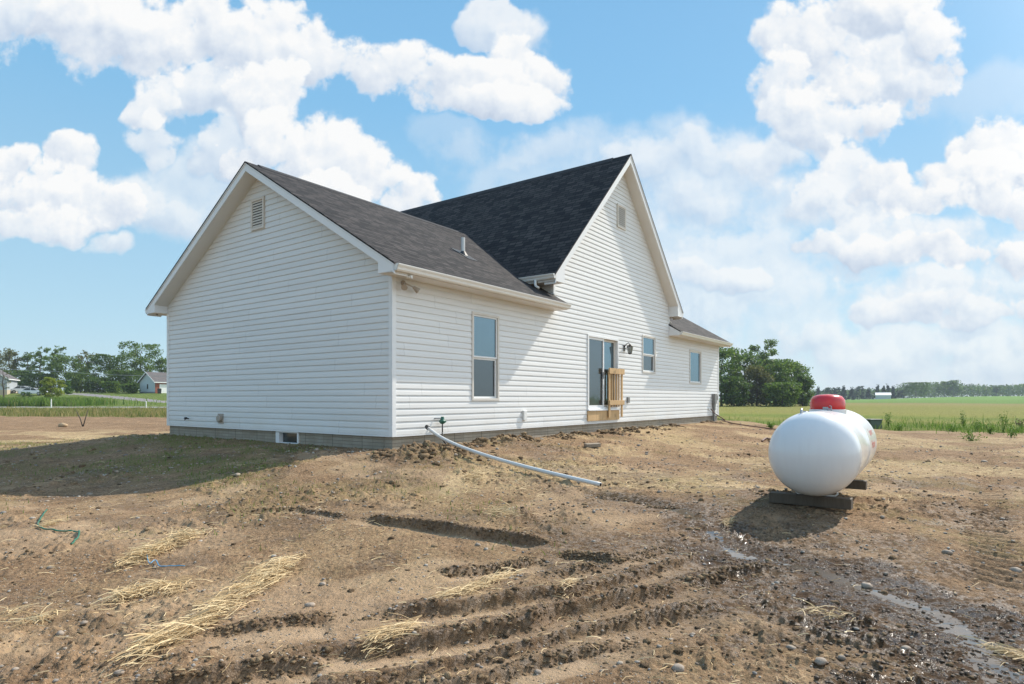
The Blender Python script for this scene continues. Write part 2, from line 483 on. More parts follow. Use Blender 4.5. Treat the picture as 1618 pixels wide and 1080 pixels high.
def mk_tankpaint():
    m, nt, bs = new_mat('tank_paint')
    co = objco(nt)
    mp = nt.nodes.new('ShaderNodeMapping'); mp.inputs['Scale'].default_value = (4, 9, .5); nt.links.new(co, mp.inputs[0])
    n = noise(nt, 3.5, 6, .7, mp.outputs[0])
    c = ramp(nt, n, [(.35, (.785, .78, .77)), (.5, (.80, .798, .79)), (.65, (.81, .81, .80))])
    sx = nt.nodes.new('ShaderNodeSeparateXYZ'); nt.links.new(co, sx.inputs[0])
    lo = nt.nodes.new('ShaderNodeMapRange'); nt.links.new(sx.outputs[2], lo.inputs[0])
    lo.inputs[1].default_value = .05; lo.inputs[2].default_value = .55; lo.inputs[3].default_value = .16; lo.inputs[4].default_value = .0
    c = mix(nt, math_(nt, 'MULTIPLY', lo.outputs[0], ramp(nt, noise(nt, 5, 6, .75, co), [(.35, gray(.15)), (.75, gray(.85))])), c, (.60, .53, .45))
    nt.links.new(c, bs.inputs['Base Color']); bs.inputs['Roughness'].default_value = .22
    bs.inputs['Coat Weight'].default_value = .35; bs.inputs['Coat Roughness'].default_value = .12
    bump(nt, bs, noise(nt, 4, 3, .5, co), .15, .01)
    return m
M['tank'] = mk_tankpaint()
M['red'] = mat_simple('red_paint', (.62, .022, .024), .25, .12, 8, .05, 20, spec=.5, coat=.3)
M['redink'] = mat_simple('red_lettering', (.50, .03, .03), .5, .1, 9)
M['steel'] = mat_simple('grey_steel', (.42, .42, .42), .4, .15, 8, metal=.6)
M['pvc'] = mat_simple('pvc_pipe', (.64, .645, .63), .35, .05, 3)
M['greenp'] = mat_simple('green_paint', (.015, .11, .075), .4, .2, 12)
M['copper'] = mat_simple('copper_fitting', (.42, .22, .11), .45, .2, 12, metal=.3)
M['black'] = mat_simple('black_plastic', (.02, .02, .02), .45, .2, 12)
M['greyp'] = mat_simple('grey_plastic', (.22, .22, .21), .5, .12, 9)
M['taupe'] = mat_simple('taupe_fixture', (.40, .34, .28), .5, .1, 9)
M['whitep'] = mat_simple('white_plastic', (.78, .78, .75), .45, .04, 9)
M['bronze'] = mat_simple('dark_bronze', (.03, .024, .02), .35, .2, 12, metal=.5)
M['lampglass'] = mk_glass('lamp_glass', (.8, .85, .85), .2, .05, (.35, .38, .38))
M['cable'] = mat_simple('brown_cable', (.13, .06, .04), .6, .2, 6)
M['strap'] = mat_simple('green_strap', (.03, .15, .09), .5, .2, 8)
M['twine'] = mat_simple('blue_twine', (.10, .30, .48), .6, .2, 9)
M['stone'] = None
def mk_stone():
    m, nt, bs = new_mat('field_stone')
    oi = nt.nodes.new('ShaderNodeNewGeometry')
    c = ramp(nt, oi.outputs['Random Per Island'], [(0, (.22, .19, .155)), (.25, (.38, .32, .25)), (.5, (.30, .22, .155)), (.7, (.46, .40, .33)), (.85, (.20, .19, .18)), (1, (.50, .45, .38))])
    n = noise(nt, 18, 5, .7, oi.outputs['Position'])
    c = mix(nt, 1.0, c, ramp(nt, n, [(.3, gray(.6)), (.7, gray(1.15))]), 'MULTIPLY')
    nt.links.new(c, bs.inputs['Base Color']); bs.inputs['Roughness'].default_value = .85
    bump(nt, bs, n, .5, .01)
    return m
M['stone'] = mk_stone()
def mk_clod():
    m, nt, bs = new_mat('soil_clod')
    g = nt.nodes.new('ShaderNodeNewGeometry')
    c = ramp(nt, g.outputs['Random Per Island'], [(0, (.10, .07, .045)), (.5, (.215, .148, .086)), (1, (.33, .235, .14))])
    n = noise(nt, 45, 5, .7, g.outputs['Position'])
    c = mix(nt, 1.0, c, ramp(nt, n, [(.3, gray(.6)), (.7, gray(1.2))]), 'MULTIPLY')
    nt.links.new(c, bs.inputs['Base Color']); bs.inputs['Roughness'].default_value = .95
    bs.inputs['Specular IOR Level'].default_value = .1
    bump(nt, bs, n, .9, .02)
    return m
M['clod'] = mk_clod()
def mk_isl(name, stops, rough=.7, trans=0, spec=.2):
    m, nt, bs = new_mat(name)
    g = nt.nodes.new('ShaderNodeNewGeometry')
    c = ramp(nt, g.outputs['Random Per Island'], stops)
    nt.links.new(c, bs.inputs['Base Color']); bs.inputs['Roughness'].default_value = rough
    bs.inputs['Specular IOR Level'].default_value = spec
    if trans:
        tr = nt.nodes.new('ShaderNodeBsdfTranslucent'); nt.links.new(c, tr.inputs[0])
        mx = nt.nodes.new('ShaderNodeMixShader'); mx.inputs[0].default_value = trans
        nt.links.new(bs.outputs[0], mx.inputs[1]); nt.links.new(tr.outputs[0], mx.inputs[2])
        nt.links.new(mx.outputs[0], nt.nodes['Material Output'].inputs[0])
    return m
M['straw'] = mk_isl('straw', [(0, (.35, .24, .12)), (.35, (.60, .43, .225)), (.8, (.83, .66, .39)), (1, (.24, .165, .095))], .6, .2)
M['blade'] = mk_isl('grass_blade', [(0, (.07, .12, .02)), (.5, (.13, .20, .035)), (1, (.22, .26, .06))], .6, .4)
M['tallblade'] = mk_isl('tall_grass_blade', [(0, (.06, .11, .02)), (.5, (.12, .22, .03)), (.9, (.20, .29, .05)), (1, (.3, .27, .1))], .6, .4)
M['dryblade'] = mk_isl('dry_grass_blade', [(0, (.12, .18, .035)), (.5, (.26, .24, .08)), (1, (.40, .32, .15))], .7, .4)
def leafm(name, a, b, c_): M[name] = mk_isl(name, [(0, a), (.5, b), (1, c_)], .55, .48, .3)
leafm('leaf_green', (.045, .09, .014), (.10, .175, .028), (.20, .29, .05))
leafm('leaf_dark', (.04, .08, .016), (.082, .145, .028), (.15, .23, .045))
leafm('leaf_brown', (.07, .085, .022), (.13, .14, .042), (.20, .20, .06))
leafm('leaf_yellow', (.14, .19, .018), (.25, .31, .03), (.35, .40, .05))
leafm('leaf_pine', (.015, .035, .018), (.028, .058, .03), (.05, .085, .04))
leafm('leaf_weed', (.05, .11, .012), (.10, .20, .025), (.17, .29, .045))
M['bark'] = mat_simple('bark', (.085, .068, .052), .9, .35, 3, .6, 9)
M['greywall'] = mat_simple('grey_clapboard', (.36, .39, .41), .7, .06, 1)
M['bluewall'] = mat_simple('pale_blue_boards', (.50, .58, .60), .7, .06, 1)
M['brick'] = mat_simple('red_brick', (.26, .075, .04), .8, .2, 6)
M['tanbase'] = mat_simple('tan_block', (.45, .38, .27), .9, .1, 3)
M['greybase'] = mat_simple('grey_block', (.20, .22, .23), .9, .1, 3)
M['farroof'] = mat_simple('faded_shingles', (.11, .098, .095), .9, .2, 2)
M['farroofw'] = mat_simple('pale_metal_roof', (.55, .58, .60), .5, .05, 1)
M['carw'] = mat_simple('white_car_paint', (.75, .76, .78), .2, .02, 1, coat=.5)
M['carb'] = mat_simple('blue_car_paint', (.05, .07, .22), .2, .02, 1, coat=.5)
M['tyre'] = mat_simple('tyre_rubber', (.02, .02, .02), .8, .2, 5)
M['transf'] = mat_simple('dark_green_cabinet', (.045, .075, .055), .5, .1, 4)
M['pavr'] = mat_simple('paver', (.27, .22, .165), .9, .2, 8, .4, 60)
def mk_water():
    m, nt, bs = new_mat('muddy_water')
    bs.inputs['Base Color'].default_value = (.085, .062, .042, 1); bs.inputs['Roughness'].default_value = .04
    bs.inputs['Specular IOR Level'].default_value = .9
    pos = nt.nodes.new('ShaderNodeNewGeometry').outputs['Position']
    bump(nt, bs, noise(nt, 9, 3, .5, pos), .05, .01)
    return m
M['water'] = mk_water()

# ------------------------------------------------------------------ object helpers
def tag(o, label=None, cat=None, group=None, kind=None):
    if label: o['label'] = label
    if cat: o['category'] = cat
    if group: o['group'] = group
    if kind: o['kind'] = kind
    return o

def empty(name, loc=(0, 0, 0), rz=0, label=None, cat=None, group=None):
    o = bpy.data.objects.new(name, None); COL.objects.link(o)
    o.location = loc; o.rotation_euler = (0, 0, rz); o.empty_display_size = .3
    return tag(o, label, cat, group)

class MB:
    def __init__(s): s.v = []; s.f = []
    def add(s, vs, fs):
        b = len(s.v); s.v += [tuple(p) for p in vs]; s.f += [tuple(b+i for i in f) for f in fs]
    def box(s, x0, x1, y0, y1, z0, z1, T=None):
        vs = [(x, y, z) for z in (z0, z1) for (x, y) in ((x0, y0), (x1, y0), (x1, y1), (x0, y1))]
        if T: vs = [T(*p) for p in vs]
        s.add(vs, [(0, 3, 2, 1), (4, 5, 6, 7), (0, 1, 5, 4), (1, 2, 6, 5), (2, 3, 7, 6), (3, 0, 4, 7)])
    def prism(s, poly, a, b, T):
        """polygon in (p,q) extruded between a and b; T(p,q,e)->xyz"""
        n = len(poly)
        s.add([T(p, q, a) for p, q in poly]+[T(p, q, b) for p, q in poly],
              [tuple(range(n-1, -1, -1)), tuple(range(n, 2*n))]+[(i, (i+1) % n, n+(i+1) % n, n+i) for i in range(n)])
    def tube(s, pts, rad, n=10, cap=True):
        pts = [Vector(p) for p in pts]
        if not hasattr(rad, '__len__'): rad = [rad]*len(pts)
        b = len(s.v); up = Vector((0, 0, 1))
        prev = None
        for i, p in enumerate(pts):
            t = (pts[min(i+1, len(pts)-1)]-pts[max(i-1, 0)]).normalized()
            if prev is None:
                ref = up if abs(t.dot(up)) < .9 else Vector((1, 0, 0))
                a = t.cross(ref).normalized()
            else:
                a = (prev-t*prev.dot(t)).normalized()
            prev = a; c = t.cross(a)
            for k in range(n):
                q = p+(a*math.cos(2*PI*k/n)+c*math.sin(2*PI*k/n))*rad[i]
                s.v.append(tuple(q))
        for i in range(len(pts)-1):
            for k in range(n):
                s.f.append((b+i*n+k, b+i*n+(k+1) % n, b+(i+1)*n+(k+1) % n, b+(i+1)*n+k))
        if cap:
            s.f.append(tuple(b+k for k in range(n-1, -1, -1)))
            s.f.append(tuple(b+(len(pts)-1)*n+k for k in range(n)))
    def lathe(s, prof, n=24, T=None, ex=1, ey=1):
        b = len(s.v)
        for (r, z) in prof:
            for k in range(n):
                p = (r*ex*math.cos(2*PI*k/n), r*ey*math.sin(2*PI*k/n), z)
                s.v.append(tuple(T(*p)) if T else p)
        for i in range(len(prof)-1):
            for k in range(n):
                s.f.append((b+i*n+k, b+i*n+(k+1) % n, b+(i+1)*n+(k+1) % n, b+(i+1)*n+k))
        s.f.append(tuple(b+k for k in range(n-1, -1, -1)))
        s.f.append(tuple(b+(len(prof)-1)*n+k for k in range(n)))
    def build(s, name, mat, parent=None, smooth=False, bevel=0, recalc=True, loc=None):
        me = bpy.data.meshes.new(name); me.from_pydata(s.v, [], s.f); me.validate()
        if recalc:
            bm = bmesh.new(); bm.from_mesh(me); bmesh.ops.recalc_face_normals(bm, faces=bm.faces); bm.to_mesh(me); bm.free()
        me.materials.append(mat)
        if smooth:
            me.polygons.foreach_set('use_smooth', [True]*len(me.polygons))
        o = bpy.data.objects.new(name, me); COL.objects.link(o)
        if parent: o.parent = parent
        if loc: o.location = loc
        if bevel:
            md = o.modifiers.new('bevel', 'BEVEL'); md.width = bevel; md.segments = 2; md.limit_method = 'ANGLE'
        return o

def np_mesh(name, verts, faces, mat, parent=None, smooth=False):
    """faces: (n,k) array with constant k"""
    me = bpy.data.meshes.new(name)
    verts = np.ascontiguousarray(verts, np.float32); faces = np.ascontiguousarray(faces, np.int32)
    n, k = faces.shape
    me.vertices.add(len(verts)); me.vertices.foreach_set('co', verts.ravel())
    me.loops.add(n*k); me.loops.foreach_set('vertex_index', faces.ravel())
    me.polygons.add(n); me.polygons.foreach_set('loop_start', np.arange(0, n*k, k, dtype=np.int32))
    try: me.polygons.foreach_set('loop_total', np.full(n, k, np.int32))
    except Exception: pass
    if smooth: me.polygons.foreach_set('use_smooth', np.ones(n, bool))
    me.update(calc_edges=True)
    me.materials.append(mat)
    o = bpy.data.objects.new(name, me); COL.objects.link(o)
    if parent: o.parent = parent
    return o

# ------------------------------------------------------------------ the ground: one sheet, cut into its zones
def build_ground():
    th_f = np.linspace(-R(56), R(56), 1180)
    th_c = np.linspace(R(56), R(304), 110)[1:-1]
    th = np.concatenate([th_f, th_c])             # angle from +Y towards +X
    rs = [.25, .5, .8, 1.1, 1.4]
    r = 1.7
    while r < 12: rs.append(r); r *= 1.0036
    while r < 55: rs.append(r); r *= 1.0068
    while r < 900: rs.append(r); r *= 1.011
    while r < 4000: rs.append(r); r *= 1.08
    rs = np.array(rs); nr = len(rs); nt_ = len(th)
    RR, TT = np.meshgrid(rs, th, indexing='ij')
    X = (RR*np.sin(TT)).ravel(); Y = (RR*np.cos(TT)).ravel()
    Z = H(X, Y)+detail(X, Y)
    # attributes
    r_ = np.hypot(X, Y)
    s, ar, tot = polydist(X, Y, STREAM)
    wn = fbm(X*1.6, Y*1.6, 4, 201, .6)
    wwid = np.interp(ar, [0, .1, .25, .45, .7, 1], [.22, .32, .40, .65, 1.0, 1.3])
    wet = sst(1.25, .35, np.abs(s)/wwid + .55*wn)*np.interp(ar, [0, .3, .5], [.55, .7, 1])
    wet2 = sst(1.2, .4, np.hypot((X-2.1)/1.1, (Y-4.4)/1.6)+.5*wn)*.8
    wet3 = sst(1.2, .3, np.hypot((X-2.1)/1.2, (Y-7.4)/.35)+.5*wn)*.5
    crest_damp_shade = np.zeros_like(X)  # rut crests darkened: turned-up moist soil plus painted shade of their sides
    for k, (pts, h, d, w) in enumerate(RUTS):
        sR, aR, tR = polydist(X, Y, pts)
        crest_damp_shade = np.maximum(crest_damp_shade, np.exp(-(((sR+.01)/.07)**2))*sst(0, .1, aR)*sst(1, .9, aR)*(r_ < 12)*.55)
    damp = .55*sst(1.2, .2, np.hypot((X-1.55)/1.5, (Y-5.6)/1.2)+.6*fbm(X*1.1, Y*1.1, 4, 205, .6))
    damp = np.maximum(damp, .35*sst(.0, .5, fbm(X*.8+5, Y*.8, 4, 207, .6))*(r_ < 14))
    wet = np.clip(np.maximum(np.maximum(np.maximum(np.maximum(wet, wet2), wet3), damp), crest_damp_shade), 0, 1)
    lx, ly = house_local(X, Y)
    # sprouting grass: in the shade at the gable end, thin strip along the long wall
    gn = fbm(X*.5, Y*.5, 4, 211, .6)
    gA = sst(7.0, 1.5, np.hypot(np.maximum(-lx-.2, 0)*1.15, np.maximum(np.maximum(-ly-1.0, ly-13), 0)))*(lx < .3)
    grass = np.clip(gA*sst(-.45, .45, gn+.05)*.8, 0, 1)
    grass = grass*.9*np.where(ly < -.3, .3, 1)
    grass = np.maximum(grass, .22*sst(.15, .55, gn)*(r_ > 7)*(r_ < 30))
    # straw mulch
    sn = fbm(X*.35+3, Y*.35, 4, 221, .6)
    bandR = sst(7.2, 9.2, Y)*(1-sst(26, 30, Y))*(X > -1.0)
    bandL = sst(15.5, 18, Y)*(1-sst(27, 30, Y))*(X < -8)
    straw = np.clip(bandR*sst(-.35, .35, sn)*.5+bandL*sst(-.25, .3, sn)*.8+.22*sst(.0, .4, sn)*(r_ < 30), 0, 1)
    straw *= (1-wet)
    flat = np.zeros_like(X)
    for k, (pts, h, d, w) in enumerate(RUTS):
        sR, aR, tR = polydist(X, Y, pts)
        flat = np.maximum(flat, sst(.03, .08, sR)*(1-sst(w-.03, w+.08, sR))*sst(0, .12, aR)*sst(1, .88, aR)*(r_ < 12))
    pn = fbm(X*.6, Y*.6, 3, 231, .5)
    flat = np.maximum(flat, .55*sst(.15, .4, pn)*(r_ < 12)*(1-wet))
    flat = np.maximum(flat, .7*np.exp(-(((X+4.3)/1.6)**2+((Y-6.3)/.8)**2)**2))*(1-wet)
    # zone per quad
    idx = np.arange(nr*nt_).reshape(nr, nt_)
    a = idx[:-1, :]; b = np.roll(a, -1, axis=1); c = idx[1:, :]; d = np.roll(c, -1, axis=1)
    quads = np.stack([a.ravel(), c.ravel(), d.ravel(), b.ravel()], 1)     # faces up
    qx = X[quads].mean(1); qy = Y[quads].mean(1)
    g = zones(qx, qy)
    u = qx/np.maximum(qy, 1e-3)
    leftz = g & (u < 0)
    road = leftz & (qy > 84) & (qy < 91.5)
    dr, _, _ = polydist(qx, qy, DRIVE)
    drive = leftz & (np.abs(dr) < DRIVEW) & ~road & (qy > 91)
    zone = np.zeros(len(quads), int)
    zone[leftz] = 1; zone[g & ~leftz] = 2; zone[road] = 3; zone[drive] = 4
    V = np.stack([X, Y, Z], 1)
    for k, (nm, mt) in enumerate([('ground', 'soil'), ('lawn', 'lawn'), ('field', 'field'), ('road', 'asphalt'), ('driveway', 'drive')]):
        q = quads[zone == k]
        if k == 0:
            pass
        used, inv = np.unique(q, return_inverse=True)
        o = np_mesh(nm, V[used], inv.reshape(-1, 4), M[mt], smooth=True)
        if k == 0:
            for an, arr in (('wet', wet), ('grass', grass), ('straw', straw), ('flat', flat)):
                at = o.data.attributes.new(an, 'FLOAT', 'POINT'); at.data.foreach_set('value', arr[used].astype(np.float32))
            ctr = MB(); n = nt_
            # small cap under the camera
        tag(o, {0: 'bare tan soil of the yard with ruts and clods', 1: 'green lawn beyond the yard on the left', 2: 'mown field rising to a green crop on the right',
                3: 'thin pale road crossing behind the yard', 4: 'grey driveway climbing to the garage'}[k], {0: 'ground', 1: 'lawn', 2: 'field', 3: 'road', 4: 'driveway'}[k], kind='structure')
DRIVE = [(-107, 134), (-88, 127), (-73, 117), (-60, 108), (-46, 101), (-30, 97)]
DRIVEW = 1.5
build_ground()

# water lying in the stream bed
def build_water():
    pts = np.array(STREAM); 
    # resample
    seg = np.hypot(*(pts[1:]-pts[:-1]).T); cum = np.concatenate([[0], np.cumsum(seg)])
    t = np.arange(cum[-1]*.22, cum[-1], .03)
    px = np.interp(t, cum, pts[:, 0]); py = np.interp(t, cum, pts[:, 1])
    dx = np.gradient(px); dy = np.gradient(py); L = np.hypot(dx, dy)
    nx, ny = -dy/L, dx/L
    W = np.linspace(-1, 1, 13)
    wid = np.interp(t/cum[-1], [.2, .3, .6, .8, 1], [.10, .14, .18, .26, .34])
    X = px[:, None]+nx[:, None]*W*wid[:, None]; Y = py[:, None]+ny[:, None]*W*wid[:, None]
    Z = H(X, Y)+.045*fbm(X*.55, Y*.55, 3, 11)-.0245
    n, m = X.shape
    idx = np.arange(n*m).reshape(n, m)
    q = np.stack([idx[:-1, :-1].ravel(), idx[1:, :-1].ravel(), idx[1:, 1:].ravel(), idx[:-1, 1:].ravel()], 1)
    o = np_mesh('puddle', np.stack([X.ravel(), Y.ravel(), Z.ravel()], 1), q, M['water'], smooth=True)
    tag(o, 'shallow muddy water trickling through the soil towards the camera', 'puddle', kind='structure')
build_water()

# ------------------------------------------------------------------ scattered small stuff
ICO_V = None
def ico():
    p = (1+5**.5)/2
    v = np.array([(-1, p, 0), (1, p, 0), (-1, -p, 0), (1, -p, 0), (0, -1, p), (0, 1, p), (0, -1, -p), (0, 1, -p), (p, 0, -1), (p, 0, 1), (-p, 0, -1), (-p, 0, 1)], float)
    v /= np.linalg.norm(v[0])
    f = np.array([(0, 11, 5), (0, 5, 1), (0, 1, 7), (0, 7, 10), (0, 10, 11), (1, 5, 9), (5, 11, 4), (11, 10, 2), (10, 7, 6), (7, 1, 8), (3, 9, 4), (3, 4, 2), (3, 2, 6), (3, 6, 8), (3, 8, 9), (4, 9, 5), (2, 4, 11), (6, 2, 10), (8, 6, 7), (9, 8, 1)])
    return v, f
def ico2():
    v, f = ico(); v = [tuple(p) for p in v]; cache = {}; nf = []
    def mid(a, b):
        k = (min(a, b), max(a, b))
        if k not in cache:
            m = (np.array(v[a])+np.array(v[b])); m /= np.linalg.norm(m); cache[k] = len(v); v.append(tuple(m))
        return cache[k]
    for a, b, c in f:
        x, y, z = mid(a, b), mid(b, c), mid(c, a)
        nf += [(a, x, z), (b, y, x), (c, z, y), (x, y, z)]
    return np.array(v), np.array(nf)

def scatter_rocks(name, P, S, mat, fine=False, flat=.65, sink=.35, jag=.22, parent=None):
    bv, bf = ico2() if fine else ico()
    n = len(P); k = len(bv)
    V = bv[None]*(1+rng.uniform(-jag, jag, (n, k, 1)))
    V = V*np.stack([rng.uniform(.75, 1.25, n), rng.uniform(.75, 1.25, n), rng.uniform(flat*.7, flat*1.2, n)], 1)[:, None, :]
    a = rng.uniform(0, 2*PI, n); ca, sa = np.cos(a)[:, None], np.sin(a)[:, None]
    X = V[..., 0]*ca-V[..., 1]*sa; Yv = V[..., 0]*sa+V[..., 1]*ca
    V = np.stack([X, Yv, V[..., 2]], -1)*S[:, None, None]
    V = V+P[:, None, :]; V[..., 2] += (S*flat*(1-sink*1.6))[:, None]*.6
    Fc = (bf[None]+(np.arange(n)*k)[:, None, None]).reshape(-1, 3)
    return np_mesh(name, V.reshape(-1, 3), Fc, mat, parent, smooth=fine)

def rand_ground(n, r0, r1, a0=-50, a1=50, power=1.0):
    """more of them close by, like everything seen at ground level"""
    r = np.exp(rng.uniform(math.log(r0), math.log(r1), n))
    a = R(1)*rng.uniform(a0, a1, n)
    return r*np.sin(a), r*np.cos(a)

def keep(x, y, m): return x[m], y[m]

def outside_house(x, y): return house_dist(x, y) > .06

# pebbles
x, y = rand_ground(22000, 2.6, 28)
m = outside_house(x, y) & ~zones(x, y) & (rng.uniform(0, 1, len(x)) < .35+.65*sst(-.3, .3, fbm(x*.7, y*.7, 3, 301)))
x, y = keep(x, y, m)
S = rng.uniform(.0025, .0065, len(x))*(1+2.2*rng.uniform(0, 1, len(x))**7)*np.clip(np.hypot(x, y)/5, 1, 2.6)
o = scatter_rocks('gravel', np.stack([x, y, gz(x, y)], 1), S, M['stone'])
tag(o, 'small pebbles scattered over the bare soil', 'gravel', kind='stuff')
# clods
x, y = rand_ground(17000, 2.6, 24)
m = outside_house(x, y) & ~zones(x, y) & (rng.uniform(0, 1, len(x)) < .15+.85*sst(-.2, .4, fbm(x*.45+7, y*.45, 3, 21)))
x, y = keep(x, y, m)
bx = []; by = []; bs_ = []
for (pts, h, d, w) in RUTS:
    P = np.array(pts); n = 200
    i = rng.uniform(0, len(P)-1.001, n); k = i.astype(int); f = (i-k)[:, None]
    q = P[k]*(1-f)+P[k+1]*f+rng.normal(0, .035, (n, 2)); bx.append(q[:, 0]); by.append(q[:, 1]); bs_.append(rng.uniform(.004, .013, n)*(1+1.2*rng.uniform(0, 1, n)**6))
for (cx, cy, r_, h) in BERMS:
    n = 90; q = rng.normal(0, r_*.7, (n, 2)); bx.append(cx+q[:, 0]); by.append(cy+q[:, 1]); bs_.append(rng.uniform(.015, .06, n)*(.5+rng.uniform(0, 1, n)))
S = rng.uniform(.0035, .010, len(x))*(1+2.4*rng.uniform(0, 1, len(x))**9)*np.clip(np.hypot(x, y)/5, 1, 1.8)
x = np.concatenate([x]+bx); y = np.concatenate([y]+by); S = np.concatenate([S]+bs_)
m = outside_house(x, y); x, y = keep(x, y, m); S = S[m]
o = scatter_rocks('soil_clods', np.stack([x, y, gz(x, y)], 1), S, M['clod'], fine=True, jag=.34, flat=.6, sink=.55)
tag(o, 'loose clods of dry soil lying over the yard', 'soil clods', kind='stuff')
# dark wet crumbs in the mud
x, y = rand_ground(4500, 2.6, 9, 0, 48)
s, ar, tot = polydist(x, y, STREAM)
m = (np.abs(s) < .3+.7*ar) & (rng.uniform(0, 1, len(x)) < .25+.6*ar)
x, y = keep(x, y, m)
M['mud'] = mat_simple('wet_mud', (.085, .058, .038), .55, .3, 30, .5, 80, spec=.3)
o = scatter_rocks('mud_crumbs', np.stack([x, y, gz(x, y)], 1), rng.uniform(.005, .016, len(x)), M['mud'], jag=.3)
tag(o, 'dark wet mud crumbs in the trampled wet strip', 'mud', kind='stuff')

# bigger stones, one object each
stone_px = [(302, 975, .05), (80, 895, .035), (246, 891, .034), (1369, 923, .06), (1297, 1050, .042), (1072, 1058, .04), (1400, 905, .025), (748, 1072, .045),
            (720, 723, .06), (586, 708, .05), (547, 790, .05), (375, 753, .07), (1497, 877, .045), (1593, 871, .035), (1571, 870, .02), (1150, 745, .05), (1113, 730, .05),
            (1022, 718, .05), (490, 962, .04), (1095, 992, .035), (1605, 895, .06), (1555, 730, .07), (1432, 1032, .04), (188, 1068, .03), (133, 985, .025), (850, 1052, .03),
            (510, 920, .035), (430, 905, .06), (1020, 872, .025), (755, 865, .035), (1330, 1042, .03), (1110, 760, .03), (95, 1000, .03), (40, 950, .02), (1250, 1020, .035)]
bv, bf = ico2()
for i, (px, py, s) in enumerate(stone_px):
    x_, y_ = gp(px, py); s = s*(.75+.0*i)
    rr = np.random.default_rng(100+i)
    V = bv*(1+rr.uniform(-.14, .14, (len(bv), 1)))*np.array([rr.uniform(.8, 1.25), rr.uniform(.8, 1.2), rr.uniform(.5, .8)])*s
    o = np_mesh('stone', V, bf, M['stone'], smooth=True)
    o.location = (x_, y_, gz1(x_, y_)+s*.25); o.rotation_euler = (0, 0, rr.uniform(0, 6))
    tag(o, 'weathered fist-sized stone half sunk in the bare soil', 'stone', 'stones lying in the yard')
# boulder far left
x_, y_ = gp(99, 674)
V = bv*(1+rng.uniform(-.12, .12, (len(bv), 1)))*np.array([.40, .25, .20])*.62
o = np_mesh('boulder', V, bf, mat_simple('tan_rock', (.42, .30, .18), .9, .2, 5, .5, 12), smooth=True)
o.location = (x_, y_, gz1(x_, y_)+.08)
tag(o, 'large rounded tan boulder on the bare soil at far left', 'boulder')

def straws(name, P, ang, L, mat, width=.004, lift=.02, curve=.15, tilt=.12, parent=None):
    n = len(P); k = 4
    t = np.linspace(-.5, .5, k)
    ca, sa = np.cos(ang), np.sin(ang)
    bend = rng.uniform(-curve, curve, n)*L
    tl = rng.normal(0, tilt, n)*L
    arch = rng.uniform(0, .12, n)*L
    X = P[:, 0, None]+ca[:, None]*t*L[:, None]-sa[:, None]*bend[:, None]*(t**2*4-.33)
    Y = P[:, 1, None]+sa[:, None]*t*L[:, None]+ca[:, None]*bend[:, None]*(t**2*4-.33)
    Zc = P[:, 2, None]+np.abs(tl[:, None])*.5+tl[:, None]*t+arch[:, None]*(1-4*t**2)+.002
    w = width*rng.uniform(.6, 1.3, n)/2
    roll = rng.uniform(-.9, .9, n)
    ox = -sa*np.cos(roll)*w; oy = ca*np.cos(roll)*w; oz = np.sin(roll)*w+.0005
    A = np.stack([X+ox[:, None], Y+oy[:, None], Zc+oz[:, None]], -1); B = np.stack([X-ox[:, None], Y-oy[:, None], Zc-oz[:, None]], -1)
    V = np.stack([A, B], 2).reshape(n, k*2, 3)
    base = (np.arange(n)*k*2)[:, None, None]
    f = np.array([(2*i, 2*i+1, 2*i+3, 2*i+2) for i in range(k-1)])[None]
    return np_mesh(name, V.reshape(-1, 3), (base+f).reshape(-1, 4), mat, parent)

x, y = rand_ground(52000, 2.6, 27)
sn = fbm(x*.35+3, y*.35, 4, 221, .6)
s_, _, _ = polydist(x, y, STREAM)
pr = .05+.10*sst(0, .4, fbm(x*1.1, y*1.1, 3, 311))+.75*(y > 7.4)*(x > -1)*sst(-.3, .4, sn)
pr = np.where(np.abs(s_) < .7, pr*.4, pr)
m = outside_house(x, y) & ~zones(x, y) & (rng.uniform(0, 1, len(x)) < pr)
x, y = keep(x, y, m); r_ = np.hypot(x, y)
o = straws('loose_straw', np.stack([x, y, gz(x, y)], 1), rng.normal(.35, .8, len(x)), rng.uniform(.02, .13, len(x))*np.clip(r_/6, .8, 1.6), M['straw'], width=.004)
tag(o, 'thin loose straws strewn over the soil', 'straw', kind='stuff')

